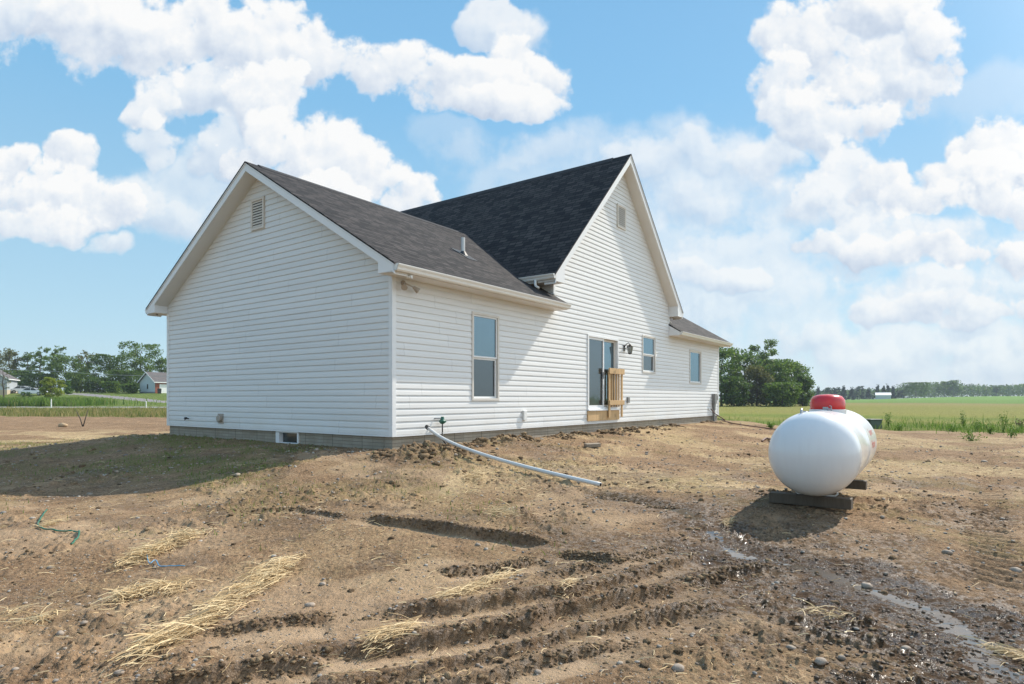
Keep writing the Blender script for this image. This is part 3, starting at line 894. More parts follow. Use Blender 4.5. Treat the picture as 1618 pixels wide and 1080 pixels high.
PILES = [  # (trace px, half width m, count, angle, spread, length, label)
    ([(205, 885), (250, 868), (305, 850)], .15, 900, .9, .75, .15, 'domed pile of straw with blue twine at its foot'),
    ([(185, 945), (235, 930), (292, 927)], .10, 480, .75, .8, .15, 'low tuft of straw in front of the domed pile'),
    ([(235, 1035), (320, 985), (400, 925), (455, 895)], .16, 1250, .95, .42, .21, 'longest swath of straw running diagonally across the soil'),
    ([(700, 945), (745, 935), (780, 918), (812, 895)], .05, 260, .72, .4, .17, 'narrow wisp of straw beside the tyre ruts'),
    ([(15, 965), (50, 985), (85, 975)], .07, 90, .6, 1.0, .15, 'sparse straw and twigs at the left edge of the yard'),
    ([(66, 837), (90, 828)], .07, 110, .6, .5, .15, 'small straw tuft beside the green strap'),
    ([(590, 1018), (620, 1008), (645, 1001)], .06, 170, .7, .3, .22, 'small straw wisp lying across the nearest tyre rut'),
    ([(775, 812), (810, 820)], .12, 140, -.2, .4, .18, 'flat straw tuft behind the first rut'),
    ([(735, 760), (760, 756)], .12, 190, .4, .8, .16, 'flattened straw patch below the white pipe'),
    ([(1275, 965), (1310, 972), (1345, 985)], .04, 60, -.3, .7, .15, 'muddy straw wisp in the wet ground'),
    ([(1560, 1022), (1600, 1035), (1640, 1050)], .05, 110, -.35, .5, .17, 'straw wisp at the right edge beside the puddle'),
    ([(1145, 830), (1160, 824)], .05, 60, .4, .6, .14, 'small straw tuft at the edge of the tank shadow'),
    ([(890, 940), (905, 920)], .05, 60, 1.1, .5, .14, 'little upright straw tuft on the rut crest'),
]
for (tr, hw, n, ang, spread, ln, lab) in PILES:
    P = np.array(G(tr)); i = rng.uniform(0, len(P)-1.001, n); k = i.astype(int); f = (i-k)[:, None]
    q = P[k]*(1-f)+P[k+1]*f
    off = rng.normal(0, 1, n); q = q+np.stack([np.full(n, 0.0), off*hw], 1)*.9+rng.normal(0, hw*.35, (n, 2))
    hh = np.maximum(0, 1-off**2/4)*rng.uniform(0, 1, n)*hw*.42
    Z = gz(q[:, 0], q[:, 1])+hh
    c = P.mean(0)
    o = straws('straw_pile', np.stack([q[:, 0]-c[0], q[:, 1]-c[1], Z], 1), rng.normal(ang, spread, n), rng.uniform(.3, 1.25, n)*ln, M['straw'], width=.0044, tilt=.18, curve=.14)
    o.location = (c[0], c[1], 0)
    tag(o, lab, 'straw pile', 'straw piles left on the soil')

def blades(name, P, h, w, mat, lean=.3, parent=None):
    n = len(P); a = rng.uniform(0, 2*PI, n); la = rng.uniform(0, 2*PI, n); ll = np.abs(rng.normal(0, lean, n))*h
    dx = np.cos(a)*w/2; dy = np.sin(a)*w/2
    b0 = P-np.stack([dx, dy, np.zeros(n)], 1); b1 = P+np.stack([dx, dy, np.zeros(n)], 1)
    mid = P+np.stack([np.cos(la)*ll*.35, np.sin(la)*ll*.35, h*.6], 1)
    m0 = mid-np.stack([dx, dy, np.zeros(n)], 1)*.8; m1 = mid+np.stack([dx, dy, np.zeros(n)], 1)*.8
    tip = P+np.stack([np.cos(la)*ll, np.sin(la)*ll, h], 1)
    V = np.stack([b0, b1, m1, m0, tip+np.stack([dx, dy, 0*dx], 1)*.15, tip-np.stack([dx, dy, 0*dx], 1)*.15], 1)
    base = (np.arange(n)*6)[:, None, None]
    f = np.array([(0, 1, 2, 3), (3, 2, 4, 5)])[None]
    return np_mesh(name, V.reshape(-1, 3), (base+f).reshape(-1, 4), mat, parent)

# young grass near the house
x, y = rand_ground(60000, 4.5, 30, -48, 5)
lx, ly = house_local(x, y)
gn = fbm(x*.5, y*.5, 4, 211, .6)
gA = sst(7.0, 1.5, np.hypot(np.maximum(-lx-.2, 0)*1.15, np.maximum(np.maximum(-ly-1.0, ly-13), 0)))*(lx < .3)
m = outside_house(x, y) & ~zones(x, y) & (rng.uniform(0, 1, len(x)) < gA*sst(-.3, .4, gn)*.8*np.where(ly < -.3, .14, 1))
x, y = keep(x, y, m)
o = blades('sprouting_grass', np.stack([x, y, gz(x, y)], 1), rng.uniform(.025, .07, len(x)), rng.uniform(.005, .011, len(x)), M['blade'], .6)
tag(o, 'thin young grass sprouting in the shade of the gable end', 'grass', kind='stuff')
# left verge, dry and seedy
n = 26000
yy_ = rng.uniform(47, 84, n); xx_ = rng.uniform(-.95, -.42, n)*yy_
m = zones(xx_, yy_) & (rng.uniform(0, 1, n) < .8); xx_, yy_ = keep(xx_, yy_, m)
o = blades('verge_grass', np.stack([xx_, yy_, gz(xx_, yy_)], 1), rng.uniform(.15, .5, len(xx_))*(.6+.6*sst(-.3, .3, fbm(xx_*.2, yy_*.2, 3, 5)))*sst(84, 66, yy_), rng.uniform(.03, .08, len(xx_)), M['dryblade'], .4)
tag(o, 'half-dry seeding grass between the soil and the road at left', 'grass', kind='stuff')
n = 16000
yy_ = rng.uniform(92.5, 103, n); xx_ = rng.uniform(-95, -56, n)
m = (rng.uniform(0, 1, n) < sst(-62, -76, xx_)*1.1+.02)
xx_, yy_ = keep(xx_, yy_, m)
o = blades('tall_grass', np.stack([xx_, yy_, gz(xx_, yy_)], 1), rng.uniform(.6, 1.35, len(xx_)), rng.uniform(.05, .13, len(xx_)), M['tallblade'], .35)
tag(o, 'dense band of tall green grass behind the road at left', 'grass', kind='stuff')
# right verge
n = 60000
xx_ = rng.uniform(8, 60, n); yy_ = rng.uniform(23, 46, n)
e = dirt_edge(xx_/yy_)
pr = np.exp(-np.maximum(yy_-e, 0)/4.0)*(.25+.75*sst(.50, .68, xx_/yy_))*sst(-.5, .35, fbm(xx_*.35, yy_*.35, 3, 333))
m = (zones(xx_, yy_) | ((yy_ > e-2.0) & (rng.uniform(0, 1, n) < .25) & (xx_/yy_ > .68))) & (rng.uniform(0, 1, n) < pr)
xx_, yy_ = keep(xx_, yy_, m)
o = blades('weedy_grass', np.stack([xx_, yy_, gz(xx_, yy_)], 1), rng.uniform(.08, .36, len(xx_))*(1+.7*sst(.0, .5, fbm(xx_*.5, yy_*.5, 3, 77))), rng.uniform(.012, .035, len(xx_)), M['tallblade'], .5)
tag(o, 'rough green grass and weeds along the field edge at right', 'grass', kind='stuff')

# ------------------------------------------------------------------ the house
house = empty('house', (HX, HY_, 0), HROT, 'white vinyl-sided single-storey house with dark shingle gable roofs', 'house')
SB = .29
HT = 3.30      # wing soffit height
def TB(s, o_, z): return (s, -o_, z)          # long wall: s along, o outwards
def TA(s, o_, z): return (-o_, s, z)          # gable end wall

def wall(mb, T, segs, zb, openings):
    """segs: [(z0,z1,(xl0,xl1),(xr0,xr1))] stacked trapezoids"""
    course = .127
    P = [(0, .016), (.07, .0175), (.58, .013), (.80, .006), (1.0, .001)]
    zt = segs[-1][1]
    k = 0
    while zb+k*course < zt-1e-4:
        z0 = zb+k*course
        lv = [z0+t*course for t, _ in P]
        for o_ in openings: lv += [z for z in (o_[2], o_[3]) if z0 < z < z0+course]
        lv += [s[0] for s in segs if z0 < s[0] < z0+course]
        if zt < z0+course: lv = [z for z in lv if z < zt]+[zt]
        lv = sorted(set(round(z, 5) for z in lv))
        def off(z): return float(np.interp((z-z0)/course, [p[0] for p in P], [p[1] for p in P]))
        def ends(z, hint):
            for (a, b, l, r) in segs:
                if a-1e-6 <= hint <= b+1e-6:
                    t = (z-a)/(b-a); return l[0]+(l[1]-l[0])*t, r[0]+(r[1]-r[0])*t
            return None
        for za, zb_ in zip(lv[:-1], lv[1:]):
            h = .5*(za+zb_)
            la, ra = ends(za, h); lb, rb = ends(zb_, h)
            cuts = sorted([(o_[0], o_[1]) for o_ in openings if o_[2] < h < o_[3]])
            spans = []; cur = (la, lb)
            for c in cuts:
                spans.append((cur, (c[0], c[0]))); cur = (c[1], c[1])
            spans.append((cur, (ra, rb)))
            oa, ob = off(za), off(zb_)
            for (l, r) in spans:
                if r[0]-l[0] < .002: continue
                mb.add([T(l[0], oa, za), T(r[0], oa, za), T(max(r[1], l[1]), ob, zb_), T(l[1], ob, zb_)], [(0, 1, 2, 3)])
                if abs(za-z0) < 1e-5:
                    mb.add([T(l[0], .001, za+.0002), T(r[0], .001, za+.0002), T(r[0], oa, za), T(l[0], oa, za)], [(0, 1, 2, 3)])
        k += 1

# openings on the long wall: s0,s1,z0,z1
W1 = (2.33, 3.29, .95, 2.89)
DR = (7.50, 9.43, .68, 2.83)
W2 = (11.25, 12.33, 1.87, 3.13)
W3 = (15.70, 17.02, 1.60, 2.92)
MX0, MX1, MC = 5.68, 13.59, 9.635
RW = 8.60; RS = 1.0       # main ridge height, slope
def mainz(x): return RW-abs(x-MC)*RS
WY = 8.76; WC = 4.38; WZ = 6.34; WS = .60
def wingz(y): return WZ-abs(y-WC)*WS

m_ = MB()
wall(m_, TB, [(SB, HT+.02, (0, 0), (MX0, MX0))], SB, [W1])
m_.build('long_wall', M['siding'], house, recalc=False)
m_ = MB()
kn = mainz(MX0)-.30
wall(m_, TB, [(SB, kn, (MX0, MX0), (MX1, MX1)), (kn, RW-.30, (MX0, MC-.01), (MX1, MC+.01))], SB, [DR, W2])
gw = m_.build('gable_wall', M['siding'], house, recalc=False); gw['label'] = 'tall steep white gable over the patio door'
m_ = MB()
wall(m_, TB, [(SB, HT+.02, (MX1, MX1), (19.27, 19.27))], SB, [W3])
m_.build('long_wall', M['siding'], house, recalc=False)
m_ = MB()
BW = (2.93, 3.77, -.035, .285)
kz = wingz(0)-.205
wall(m_, TA, [(SB, kz, (0, 0), (WY, WY)), (kz, WZ-.22, (0, WC-.01), (WY, WC+.01))], SB, [])
ew = m_.build('end_wall', M['siding'], house, recalc=False); ew['label'] = 'broad shaded gable end nearest the camera'
# far end, back, main side walls
m_ = MB()
wall(m_, lambda s, o_, z: (19.27+o_, WY-s, z), [(SB, kz, (0, 0), (WY, WY)), (kz, WZ-.22, (0, WC-.01), (WY, WC+.01))], SB, [])
m_.build('end_wall', M['siding'], house, recalc=False)
m_ = MB()
wall(m_, lambda s, o_, z: (MX0-s, WY+o_, z), [(SB, HT+.02, (0, 0), (MX0, MX0))], SB, [])
wall(m_, lambda s, o_, z: (19.27-s, WY+o_, z), [(SB, HT+.02, (0, 0), (5.68, 5.68))], SB, [])
wall(m_, lambda s, o_, z: (MX1-s, 10.6+o_, z), [(SB, kn, (0, 0), (MX1-MX0, MX1-MX0)), (kn, RW-.30, (0, MX1-MC), (MX1-MX0, MX1-MC+.02))], SB, [])
m_.build('back_wall', M['siding'], house, recalc=False)
m_ = MB()
wall(m_, lambda s, o_, z: (MX0-o_, 10.6-s, z), [(SB, 4.06, (0, 0), (10.6, 10.6))], SB, [])
wall(m_, lambda s, o_, z: (MX1+o_, s, z), [(SB, 4.06, (0, 0), (10.6, 10.6))], SB, [])
m_.build('side_wall', M['siding'], house, recalc=False)

# foundation
fo = MB()
def fbox(T, a, b, cut=None):
    if cut:
        fo.box(a, cut[0], -.25, -.03, -.9, SB-.004, T); fo.box(cut[1], b, -.25, -.03, -.9, SB-.004, T); fo.box(cut[0], cut[1], -.25, -.031, -.9, cut[2], T)
    else: fo.box(a, b, -.25, -.03, -.9, SB-.004, T)
fbox(TB, .03, 19.24)
fbox(TA, .26, 8.73, BW)
fo.box(.26, 19.24, 8.51, 8.73, -.9, SB-.004); fo.box(19.02, 19.24, .26, 8.5, -.9, SB-.004)
fo.box(MX0+.03, MX1-.03, 8.74, 10.57, -.9, SB-.004)
fo.build('foundation', M['found'], house)

# starter strip, corner posts
def post(T, s0, s1, z0, z1, o0=-.02, o1=.024):
    mb = MB(); mb.box(s0, s1, o0, o1, z0, z1, T); return mb
cp = MB(); cp.box(-.026, .075, -.026, .0, SB-.03, HT); cp.box(-.026, .0, .0, .075, SB-.03, HT)
cp.build('corner_post', M['trim'], house, bevel=.004)
cp = MB(); cp.box(19.195, 19.296, -.026, 0, SB-.03, HT); cp.box(19.27, 19.296, 0, .075, SB-.03, HT)
cp.build('corner_post', M['trim'], house, bevel=.004)
cp = MB(); cp.box(-.026, 0, WY-.075, WY+.026, SB-.03, HT); cp.box(0, .075, WY, WY+.026, SB-.03, HT)
cp.build('corner_post', M['trim'], house, bevel=.004)
cp = MB(); cp.box(MX0-.026, MX0+.075, -.028, 0, 3.74, 4.05); cp.box(MX0-.026, MX0, 0, .075, 3.78, 4.05)
cp.build('corner_post', M['trim'], house, bevel=.004)
cp = MB(); cp.box(MX1-.075, MX1+.026, -.028, 0, 3.74, 4.05); cp.box(MX1, MX1+.026, 0, .075, 3.78, 4.05)
cp.build('corner_post', M['trim'], house, bevel=.004)
ss = MB(); ss.box(.075, 19.195, -.022, -.002, SB-.03, SB-.002); ss.box(-.022, -.002, .075, WY-.075, SB-.03, SB-.002)
ss.build('starter_strip', M['trim'], house)

# roofs ---------------------------------------------------------------
OH = .355; EV = .43
def roof_plane(mb, poly, zf, th):
    n = len(poly)
    mb.add([(x, y, zf(x, y)) for x, y in poly]+[(x, y, zf(x, y)-th) for x, y in poly],
           [tuple(range(n)), tuple(range(2*n-1, n-1, -1))]+[(i, n+i, n+(i+1) % n, (i+1) % n) for i in range(n)])
def wing(x0, x1, xin0, xin1):
    """x0..x1 full depth at the eaves, xin: how far it runs inside the main attic"""
    r = MB()
    zf = lambda x, y: wingz(y)
    yb = WY+EV
    roof_plane(r, [(x0, -EV-.02), (x1, -EV-.02), (x1, .02), (xin1, .02), (xin1, WC), (xin0, WC), (xin0, .02), (x0, .02)], zf, .035)
    roof_plane(r, [(x0, yb+.02), (xin0, yb+.02), (xin0, WC), (xin1, WC), (xin1, yb+.02), (x1, yb+.02)][::-1] if False else [(xin0, WC), (xin1, WC), (xin1, yb+.02), (xin0, yb+.02)], zf, .035)
    return r
# left wing
zfw = lambda x, y: wingz(y)
r = MB()
roof_plane(r, [(-OH-.02, -EV-.025), (MX0+.03, -EV-.025), (MX0+.03, -.02), (MX0+.03, WC), (-OH-.02, WC)], zfw, .035)
roof_plane(r, [(MX0+.035, .05), (7.6, 1.9), (7.6, WC), (MX0+.035, WC)], zfw, .035)
roof_plane(r, [(-OH-.02, WC), (7.6, WC), (7.6, WY+EV+.025), (-OH-.02, WY+EV+.025)], zfw, .035)
rl = r.build('roof', M['roofA'], house); rl['label'] = 'lower shingle roof over the near wing'
r = MB()
roof_plane(r, [(MX1-.03, -EV-.025), (19.27+OH+.02, -EV-.025), (19.27+OH+.02, WC), (MX1-.03, WC)], zfw, .035)
roof_plane(r, [(11.7, WC), (19.27+OH+.02, WC), (19.27+OH+.02, WY+EV+.025), (11.7, WY+EV+.025)], zfw, .035)
roof_plane(r, [(11.7, 1.9), (MX1-.035, .05), (MX1-.035, WC), (11.7, WC)], zfw, .035)
rr_ = r.build('roof', M['roofA'], house); rr_['label'] = 'lower shingle roof over the far wing'
# main
ME = 4.405
zfm = lambda x, y: mainz(x)
r = MB()
roof_plane(r, [(MC-ME-.025, -OH-.02), (MC, -OH-.02), (MC, 10.98), (MC-ME-.025, 10.98)], zfm, .04)
roof_plane(r, [(MC, -OH-.02), (MC+ME+.025, -OH-.02), (MC+ME+.025, 10.98), (MC, 10.98)], zfm, .04)
rm = r.build('roof', M['roofB'], house); rm['label'] = 'steep dark main roof'
# ridge caps
c = MB(); 
for (a, b, par) in ((-.05, 6.9, rl), (12.4, 19.3, rr_)):
    c = MB(); T = lambda p, q, e: (e, p, q)
    c.prism([(WC-.16, WZ-.096+.012), (WC, WZ+.022), (WC+.16, WZ-.096+.012), (WC+.16, WZ-.10), (WC, WZ-.01), (WC-.16, WZ-.10)], a, b, T)
    c.build('ridge_cap', M['cap'], par)
c = MB(); T = lambda p, q, e: (p, e, q)
c.prism([(MC-.14, RW-.14+.012), (MC, RW+.024), (MC+.14, RW-.14+.012), (MC+.14, RW-.15), (MC, RW-.01), (MC-.14, RW-.15)], .25, 10.6, T)
c.build('ridge_cap', M['cap'], rm)

# rake boards and sloped soffits
def rake_x(xo, xw, nm='rake_board'):
    """rakes on a gable whose plane is x = const; xo outer plane, xw wall plane"""
    sgn = 1 if xo > xw else -1
    for side in (-1, 1):
        b = MB()
        ye = WC+side*(WC+EV)
        pts = [(WC, WZ-.035), (ye, wingz(ye)-.035), (ye, wingz(ye)-.035-.175), (WC, WZ-.035-.185)]
        b.prism(pts, xo, xo-sgn*.022, lambda p, q, e: (e, p, q))
        b.build(nm, M['trim'], house, bevel=.002)
        # drip edge
        b = MB(); b.prism([(WC, WZ-.033), (ye, wingz(ye)-.033), (ye, wingz(ye)-.06), (WC, WZ-.06)], xo+sgn*.002, xo+sgn*.014, lambda p, q, e: (e, p, q))
        b.build('drip_edge', M['trim'], house)
        s = MB()
        s.prism([(WC, WZ-.20), (ye-side*.02, wingz(ye)-.19), (ye-side*.02, wingz(ye)-.215), (WC, WZ-.23)], xo-sgn*.023, xw, lambda p, q, e: (e, p, q))
        s.build('rake_soffit', M['soffit'], house)
        # closed box at the end of the eave
        y0 = 0 if side < 0 else WY
        bx_ = MB()
        top0 = wingz(y0)-.23; topE = wingz(ye)-.215
        bx_.prism([(y0, HT), (ye-side*.022, HT), (ye-side*.022, topE+.03), (y0, top0+.02)], xo-sgn*.003, xw+sgn*.002, lambda p, q, e: (e, p, q))
        bx_.build('eave_return', M['trim'], house)
rake_x(-OH, 0); rake_x(19.27+OH, 19.27)
def rake_y(yo, yw):
    sgn = 1 if yo > yw else -1
    for side in (-1, 1):
        xe = MC+side*ME
        T = lambda p, q, e: (p, e, q)
        b = MB(); b.prism([(MC, RW-.04), (xe, mainz(xe)-.04), (xe, mainz(xe)-.27), (MC, RW-.27)], yo, yo-sgn*.022, T)
        b.build('rake_board', M['trim'], house, bevel=.002)
        b = MB(); b.prism([(MC, RW-.038), (xe, mainz(xe)-.038), (xe, mainz(xe)-.075), (MC, RW-.075)], yo+sgn*.002, yo+sgn*.014, T)
        b.build('drip_edge', M['trim'], house)
        s = MB(); s.prism([(MC, RW-.26), (xe-side*.02, mainz(xe)-.24), (xe-side*.02, mainz(xe)-.28), (MC, RW-.31)], yo-sgn*.023, yw, T)
        s.build('rake_soffit', M['soffit'], house)
        x0 = MX0 if side < 0 else MX1
        bx_ = MB(); bx_.prism([(x0, MS), (xe-side*.022, MS), (xe-side*.022, mainz(xe)-.20), (x0, mainz(x0)-.28)], yo-sgn*.003, yw+sgn*.002, T)
        bx_.build('eave_return', M['trim'], house)
MS = 3.99
rake_y(-OH, 0); rake_y(10.96, 10.6)

# eave fascia, soffit, gutters
GUT = [(0, 0), (.0, -.115), (.05, -.125), (.075, -.10), (.085, -.06), (.105, -.035), (.115, -.012), (.115, .0), (.108, .0), (.10, -.02), (.07, -.06), (.06, -.10), (.04, -.112), (.008, -.108), (.008, 0)]
def gutter(T, a, b, z, par=house):
    g = MB(); g.prism([(p, z+q) for p, q in GUT], a, b, T)
    for e in (a, b-.004):
        g.prism([(0, z), (0, z-.115), (.05, z-.125), (.075, z-.10), (.085, z-.06), (.105, z-.035), (.115, z-.012), (.115, z)], e, e+.004, T)
    return g.build('gutter', M['gutter'], par)
def eave_wing(x0, x1, front):
    y = -EV if front else WY+EV
    sg = -1 if front else 1
    T = lambda p, q, e: (e, y+sg*p, q)
    f = MB(); f.prism([(-.02, wingz(y)-.035), (0, wingz(y)-.04), (0, HT), (-.02, HT)], x0, x1, T)
    f.build('fascia', M['trim'], house)
    s = MB(); s.box(x0, x1, min(y+.0-sg*.02, 0 if front else WY), max(y-sg*.02, 0 if front else WY), HT-.012, HT-.001)
    so = s.build('soffit', M['soffit'], house)
    return gutter(T, x0, x1, wingz(y)-.038)
eave_wing(-OH, MX0+.02, True); eave_wing(MX1-.02, 19.27+OH, True)
for xa, xb in ((MX1-.028, MX1-.004), (MX0+.004, MX0+.028)):
    b = MB(); b.prism([(-.002, HT-.01), (-EV+.001, HT-.01), (-EV+.001, wingz(-EV)-.037), (-.002, wingz(0)-.037)], xa, xb, lambda p, q, e: (e, p, q)); b.build('eave_return', M['trim'], house)
eave_wing(-OH, MX0-.6, False); eave_wing(MX1+.6, 19.27+OH, False)
gl_y = WC-(WZ-4.07)/WS-.02      # where the main eave meets the wing roof
for side in (-1, 1):
    xe = MC+side*ME
    T = lambda p, q, e, xe=xe, side=side: (xe+side*p, e, q)
    f = MB(); f.prism([(-.02, mainz(xe)-.04), (0, mainz(xe)-.045), (0, MS), (-.02, MS)], -OH, 1.6, T); f.build('fascia', M['trim'], house)
    s = MB(); x0 = MX0 if side < 0 else MX1
    s.box(min(xe-side*.02, x0), max(xe-side*.02, x0), -OH+.0, 1.8, MS-.012, MS-.001); s.build('soffit', M['soffit'], house)
    g = gutter(T, -OH+.0, .72, mainz(xe)-.042)
    # outlet elbow
    d = MB(); ex = xe+side*.06
    d.tube([(ex, .22, mainz(xe)-.15), (ex, .22, mainz(xe)-.27), (ex, .20, mainz(xe)-.31), (ex-side*.02, .12, mainz(xe)-.36)], .035, 10)
    d.build('downspout', M['gutter'], g, smooth=True)

# vents in the gables
def gable_vent(T, s0, s1, z0, z1):
    f = MB(); w = .055
    f.box(s0, s1, -.01, .05, z0, z0+w, T); f.box(s0, s1, -.01, .05, z1-w, z1, T)
    f.box(s0, s0+w, -.01, .05, z0+w, z1-w, T); f.box(s1-w, s1, -.01, .05, z0+w, z1-w, T)
    v = f.build('gable_vent', M['vent'], house)
    b = MB(); b.box(s0+w, s1-w, -.005, .020, z0+w, z1-w, T); b.build('vent_back', M['dark'], v)
    l = MB(); n = 10; h = (z1-z0-2*w)/n
    for i in range(n):
        za = z0+w+i*h
        l.prism([(.021, za+h*.85), (.045, za+h*.12), (.045, za+h*.32), (.021, za+h*1.0)], s0+w, s1-w, lambda p, q, e: T(e, p, q))
    l.build('louvre', M['vent'], v)
gable_vent(TA, 4.16, 4.68, 4.88, 5.60)
gable_vent(TB, 9.35, 9.93, 6.33, 7.05)

# windows
def ring(mb, T, s0, s1, z0, z1, w, o0, o1):
    mb.box(s0, s1, o0, o1, z0, z0+w, T); mb.box(s0, s1, o0, o1, z1-w, z1, T)
    mb.box(s0, s0+w, o0, o1, z0+w, z1-w, T); mb.box(s1-w, s1, o0, o1, z0+w, z1-w, T)
def window(W, kind='hung'):
    s0, s1, z0, z1 = W
    w = MB(); ring(w, TB, s0-.01, s1+.01, z0-.01, z1+.01, .055, -.08, .034)
    win = w.build('window', M['frame'], house, bevel=.004)
    a, b, c, d = s0+.046, s1-.046, z0+.046, z1-.046
    if kind == 'hung':
        mid = .5*(c+d)
        u = MB(); ring(u, TB, a, b, mid-.02, d, .035, -.05, .008); us = u.build('sash', M['trim'], win)
        p = MB(); p.box(a+.034, b-.034, -.022, -.014, mid+.014, d-.034, TB); p.build('pane', M['glass'], win)
        l = MB(); ring(l, TB, a+.002, b-.002, c, mid-.021, .04, -.07, -.022); l.build('sash', M['trim'], win)
        p = MB(); p.box(a+.04, b-.04, -.05, -.042, c+.038, mid-.06, TB); p.build('pane', M['glass_low'], win)
    else:
        u = MB(); ring(u, TB, a, b, c, d, .04, -.05, .0); u.build('sash', M['trim'], win)
        p = MB(); p.box(a+.039, b-.039, -.03, -.022, c+.039, d-.039, TB); p.build('pane', M['glass'], win)
    bk = MB(); bk.box(s0, s1, -.10, -.085, z0, z1, TB); bk.build('backing', M['dark'], win)
    return win
window(W1); window(W2); window(W3, 'fixed')
# sliding door
s0, s1, z0, z1 = DR
w = MB(); ring(w, TB, s0-.01, s1+.01, z0-.01, z1+.01, .06, -.12, .036)
door = w.build('sliding_door', M['trim'], house, bevel=.004)
mid = .5*(s0+s1)+.02
u = MB(); ring(u, TB, s0+.052, mid+.05, z0+.052, z1-.052, .065, -.05, .004); lp = u.build('door_panel', M['trim'], door)
p = MB(); p.box(s0+.115, mid-.013, -.028, -.02, z0+.115, z1-.115, TB); p.build('pane', M['glass_low'], lp)
u = MB(); ring(u, TB, mid-.03, s1-.052, z0+.053, z1-.053, .065, -.11, -.055); rp = u.build('door_panel', M['frame'], door)
p = MB(); p.box(mid+.034, s1-.115, -.092, -.084, z0+.115, z1-.115, TB); p.build('pane', M['glass'], rp)
h = MB(); h.box(mid-.035, mid-.017, .004, .03, 1.58, 1.78, TB); h.build('handle', M['black'], lp, bevel=.006)
bk = MB(); bk.box(s0, s1, -.14, -.125, z0, z1, TB); bk.build('backing', M['dark'], door)
sl = MB(); sl.box(s0-.02, s1+.02, .02, .085, z0-.045, z0+.0, TB); sl.build('threshold', M['trim'], door, bevel=.005)
# ledger board below the door
l = MB(); l.box(s0-.03, s1+.02, .012, .055, .345, .632, TB); l.build('ledger_board', M['pine'], house, bevel=.004)
bk = MB(); bk.box(s0+.02, s1-.02, .020, .035, .08, .345, TB)
# basement window
s0, s1, z0, z1 = BW
w = MB(); ring(w, TA, s0, s1, z0, z1, .05, -.14, -.005); w.box(s1-.12, s1-.05, -.14, -.01, z0+.05, z1-.05, TA)
bw = w.build('basement_window', M['trim'], house)
p = MB(); p.box(s0+.05, s1-.12, -.12, -.112, z0+.05, z1-.05, TA); p.build('pane', M['glass_dark'], bw)
bk = MB(); bk.box(s0, s1, -.20, -.15, z0, z1, TA); bk.build('backing', M['dark'], bw)

# coach lamp
def coach():
    t = MB(); t.box(9.80, 9.92, .015, .035, 2.50, 2.70, TB); lamp = t.build('wall_lamp', M['bronze'], house, bevel=.01)
    a = MB(); a.tube([TB(9.86, .03, 2.62), TB(9.86, .10, 2.72), TB(9.86, .17, 2.75), TB(9.86, .22, 2.70)], .012, 8); a.tube([TB(9.86, .03, 2.56), TB(9.86, .12, 2.60), TB(9.86, .2, 2.66)], .008, 8)
    a.build('lamp_arm', M['bronze'], lamp, smooth=True)
    T = lambda x, y, z: TB(9.86+x, .22+y, z)
    r = MB(); r.lathe([(.015, 2.71), (.03, 2.69), (.10, 2.64), (.105, 2.625)], 6, T)
    r.lathe([(.055, 2.40), (.06, 2.41), (.06, 2.425)], 6, T); r.lathe([(.012, 2.38), (.02, 2.40)], 6, T)
    for k in range(6):
        c, s = math.cos(2*PI*k/6), math.sin(2*PI*k/6)
        r.tube([T(.095*c, .095*s, 2.63), T(.057*c, .057*s, 2.42)], .006, 5)
    r.build('lamp_cage', M['bronze'], lamp)
    g = MB(); g.lathe([(.05, 2.425), (.085, 2.625)], 6, T); g.build('lamp_glass', M['lampglass'], lamp)
    j = MB(); j.box(9.78, 9.94, .012, .022, 2.46, 2.73, TB); j.build('mounting_plate', M['whitep'], lamp)
coach()
# outlets
b = MB(); b.box(4.24, 4.37, .012, .075, .46, .70, TB); b.build('outlet_cover', M['whitep'], house, bevel=.012)
b = MB(); b.box(10.05, 10.19, .012, .07, .86, 1.04, TB); b.build('outlet_cover', M['greyp'], house, bevel=.012)
# service riser and small box at the far corner
b = MB(); b.box(18.36, 18.62, .015, .16, .78, 1.20, TB); b.prism([(18.38, .78), (18.60, .78), (18.56, .5), (18.44, .5)], .015, .12, lambda p, q, e: TB(p, e, q)); b.box(18.45, 18.55, .015, .10, -.1, .5, TB)
b.build('meter_riser', M['greyp'], house, bevel=.008)
b = MB(); b.box(18.85, 19.0, .015, .09, .94, 1.14, TB); b.build('junction_box', M['greyp'], house, bevel=.006)
b = MB(); b.box(17.9, 18.05, .012, .05, .52, .60, TB); b.build('cable_entry', M['whitep'], house, bevel=.006)
# dryer vent, hose bib
b = MB(); T = lambda x, y, z: TA(6.04+x, z, .50+y)
b.box(5.92, 6.16, .012, .03, .38, .62, TA); b.lathe([(.085, .03), (.085, .09), (.07, .10), (.03, .10)], 20, T)
b.build('dryer_vent', M['taupe'], house, bevel=.003)
b = MB(); b.tube([TA(7.62, .0, .47), TA(7.62, .09, .47), TA(7.62, .12, .43)], .014, 8); b.tube([TA(7.57, .08, .50), TA(7.67, .08, .50)], .012, 6); b.tube([TA(7.62, .07, .47), TA(7.62, .07, .51)], .01, 6); b.tube([TA(7.72, .02, .47), TA(7.76, .06, .48)], .02, 6)
b.build('hose_tap', M['bronze'], house)
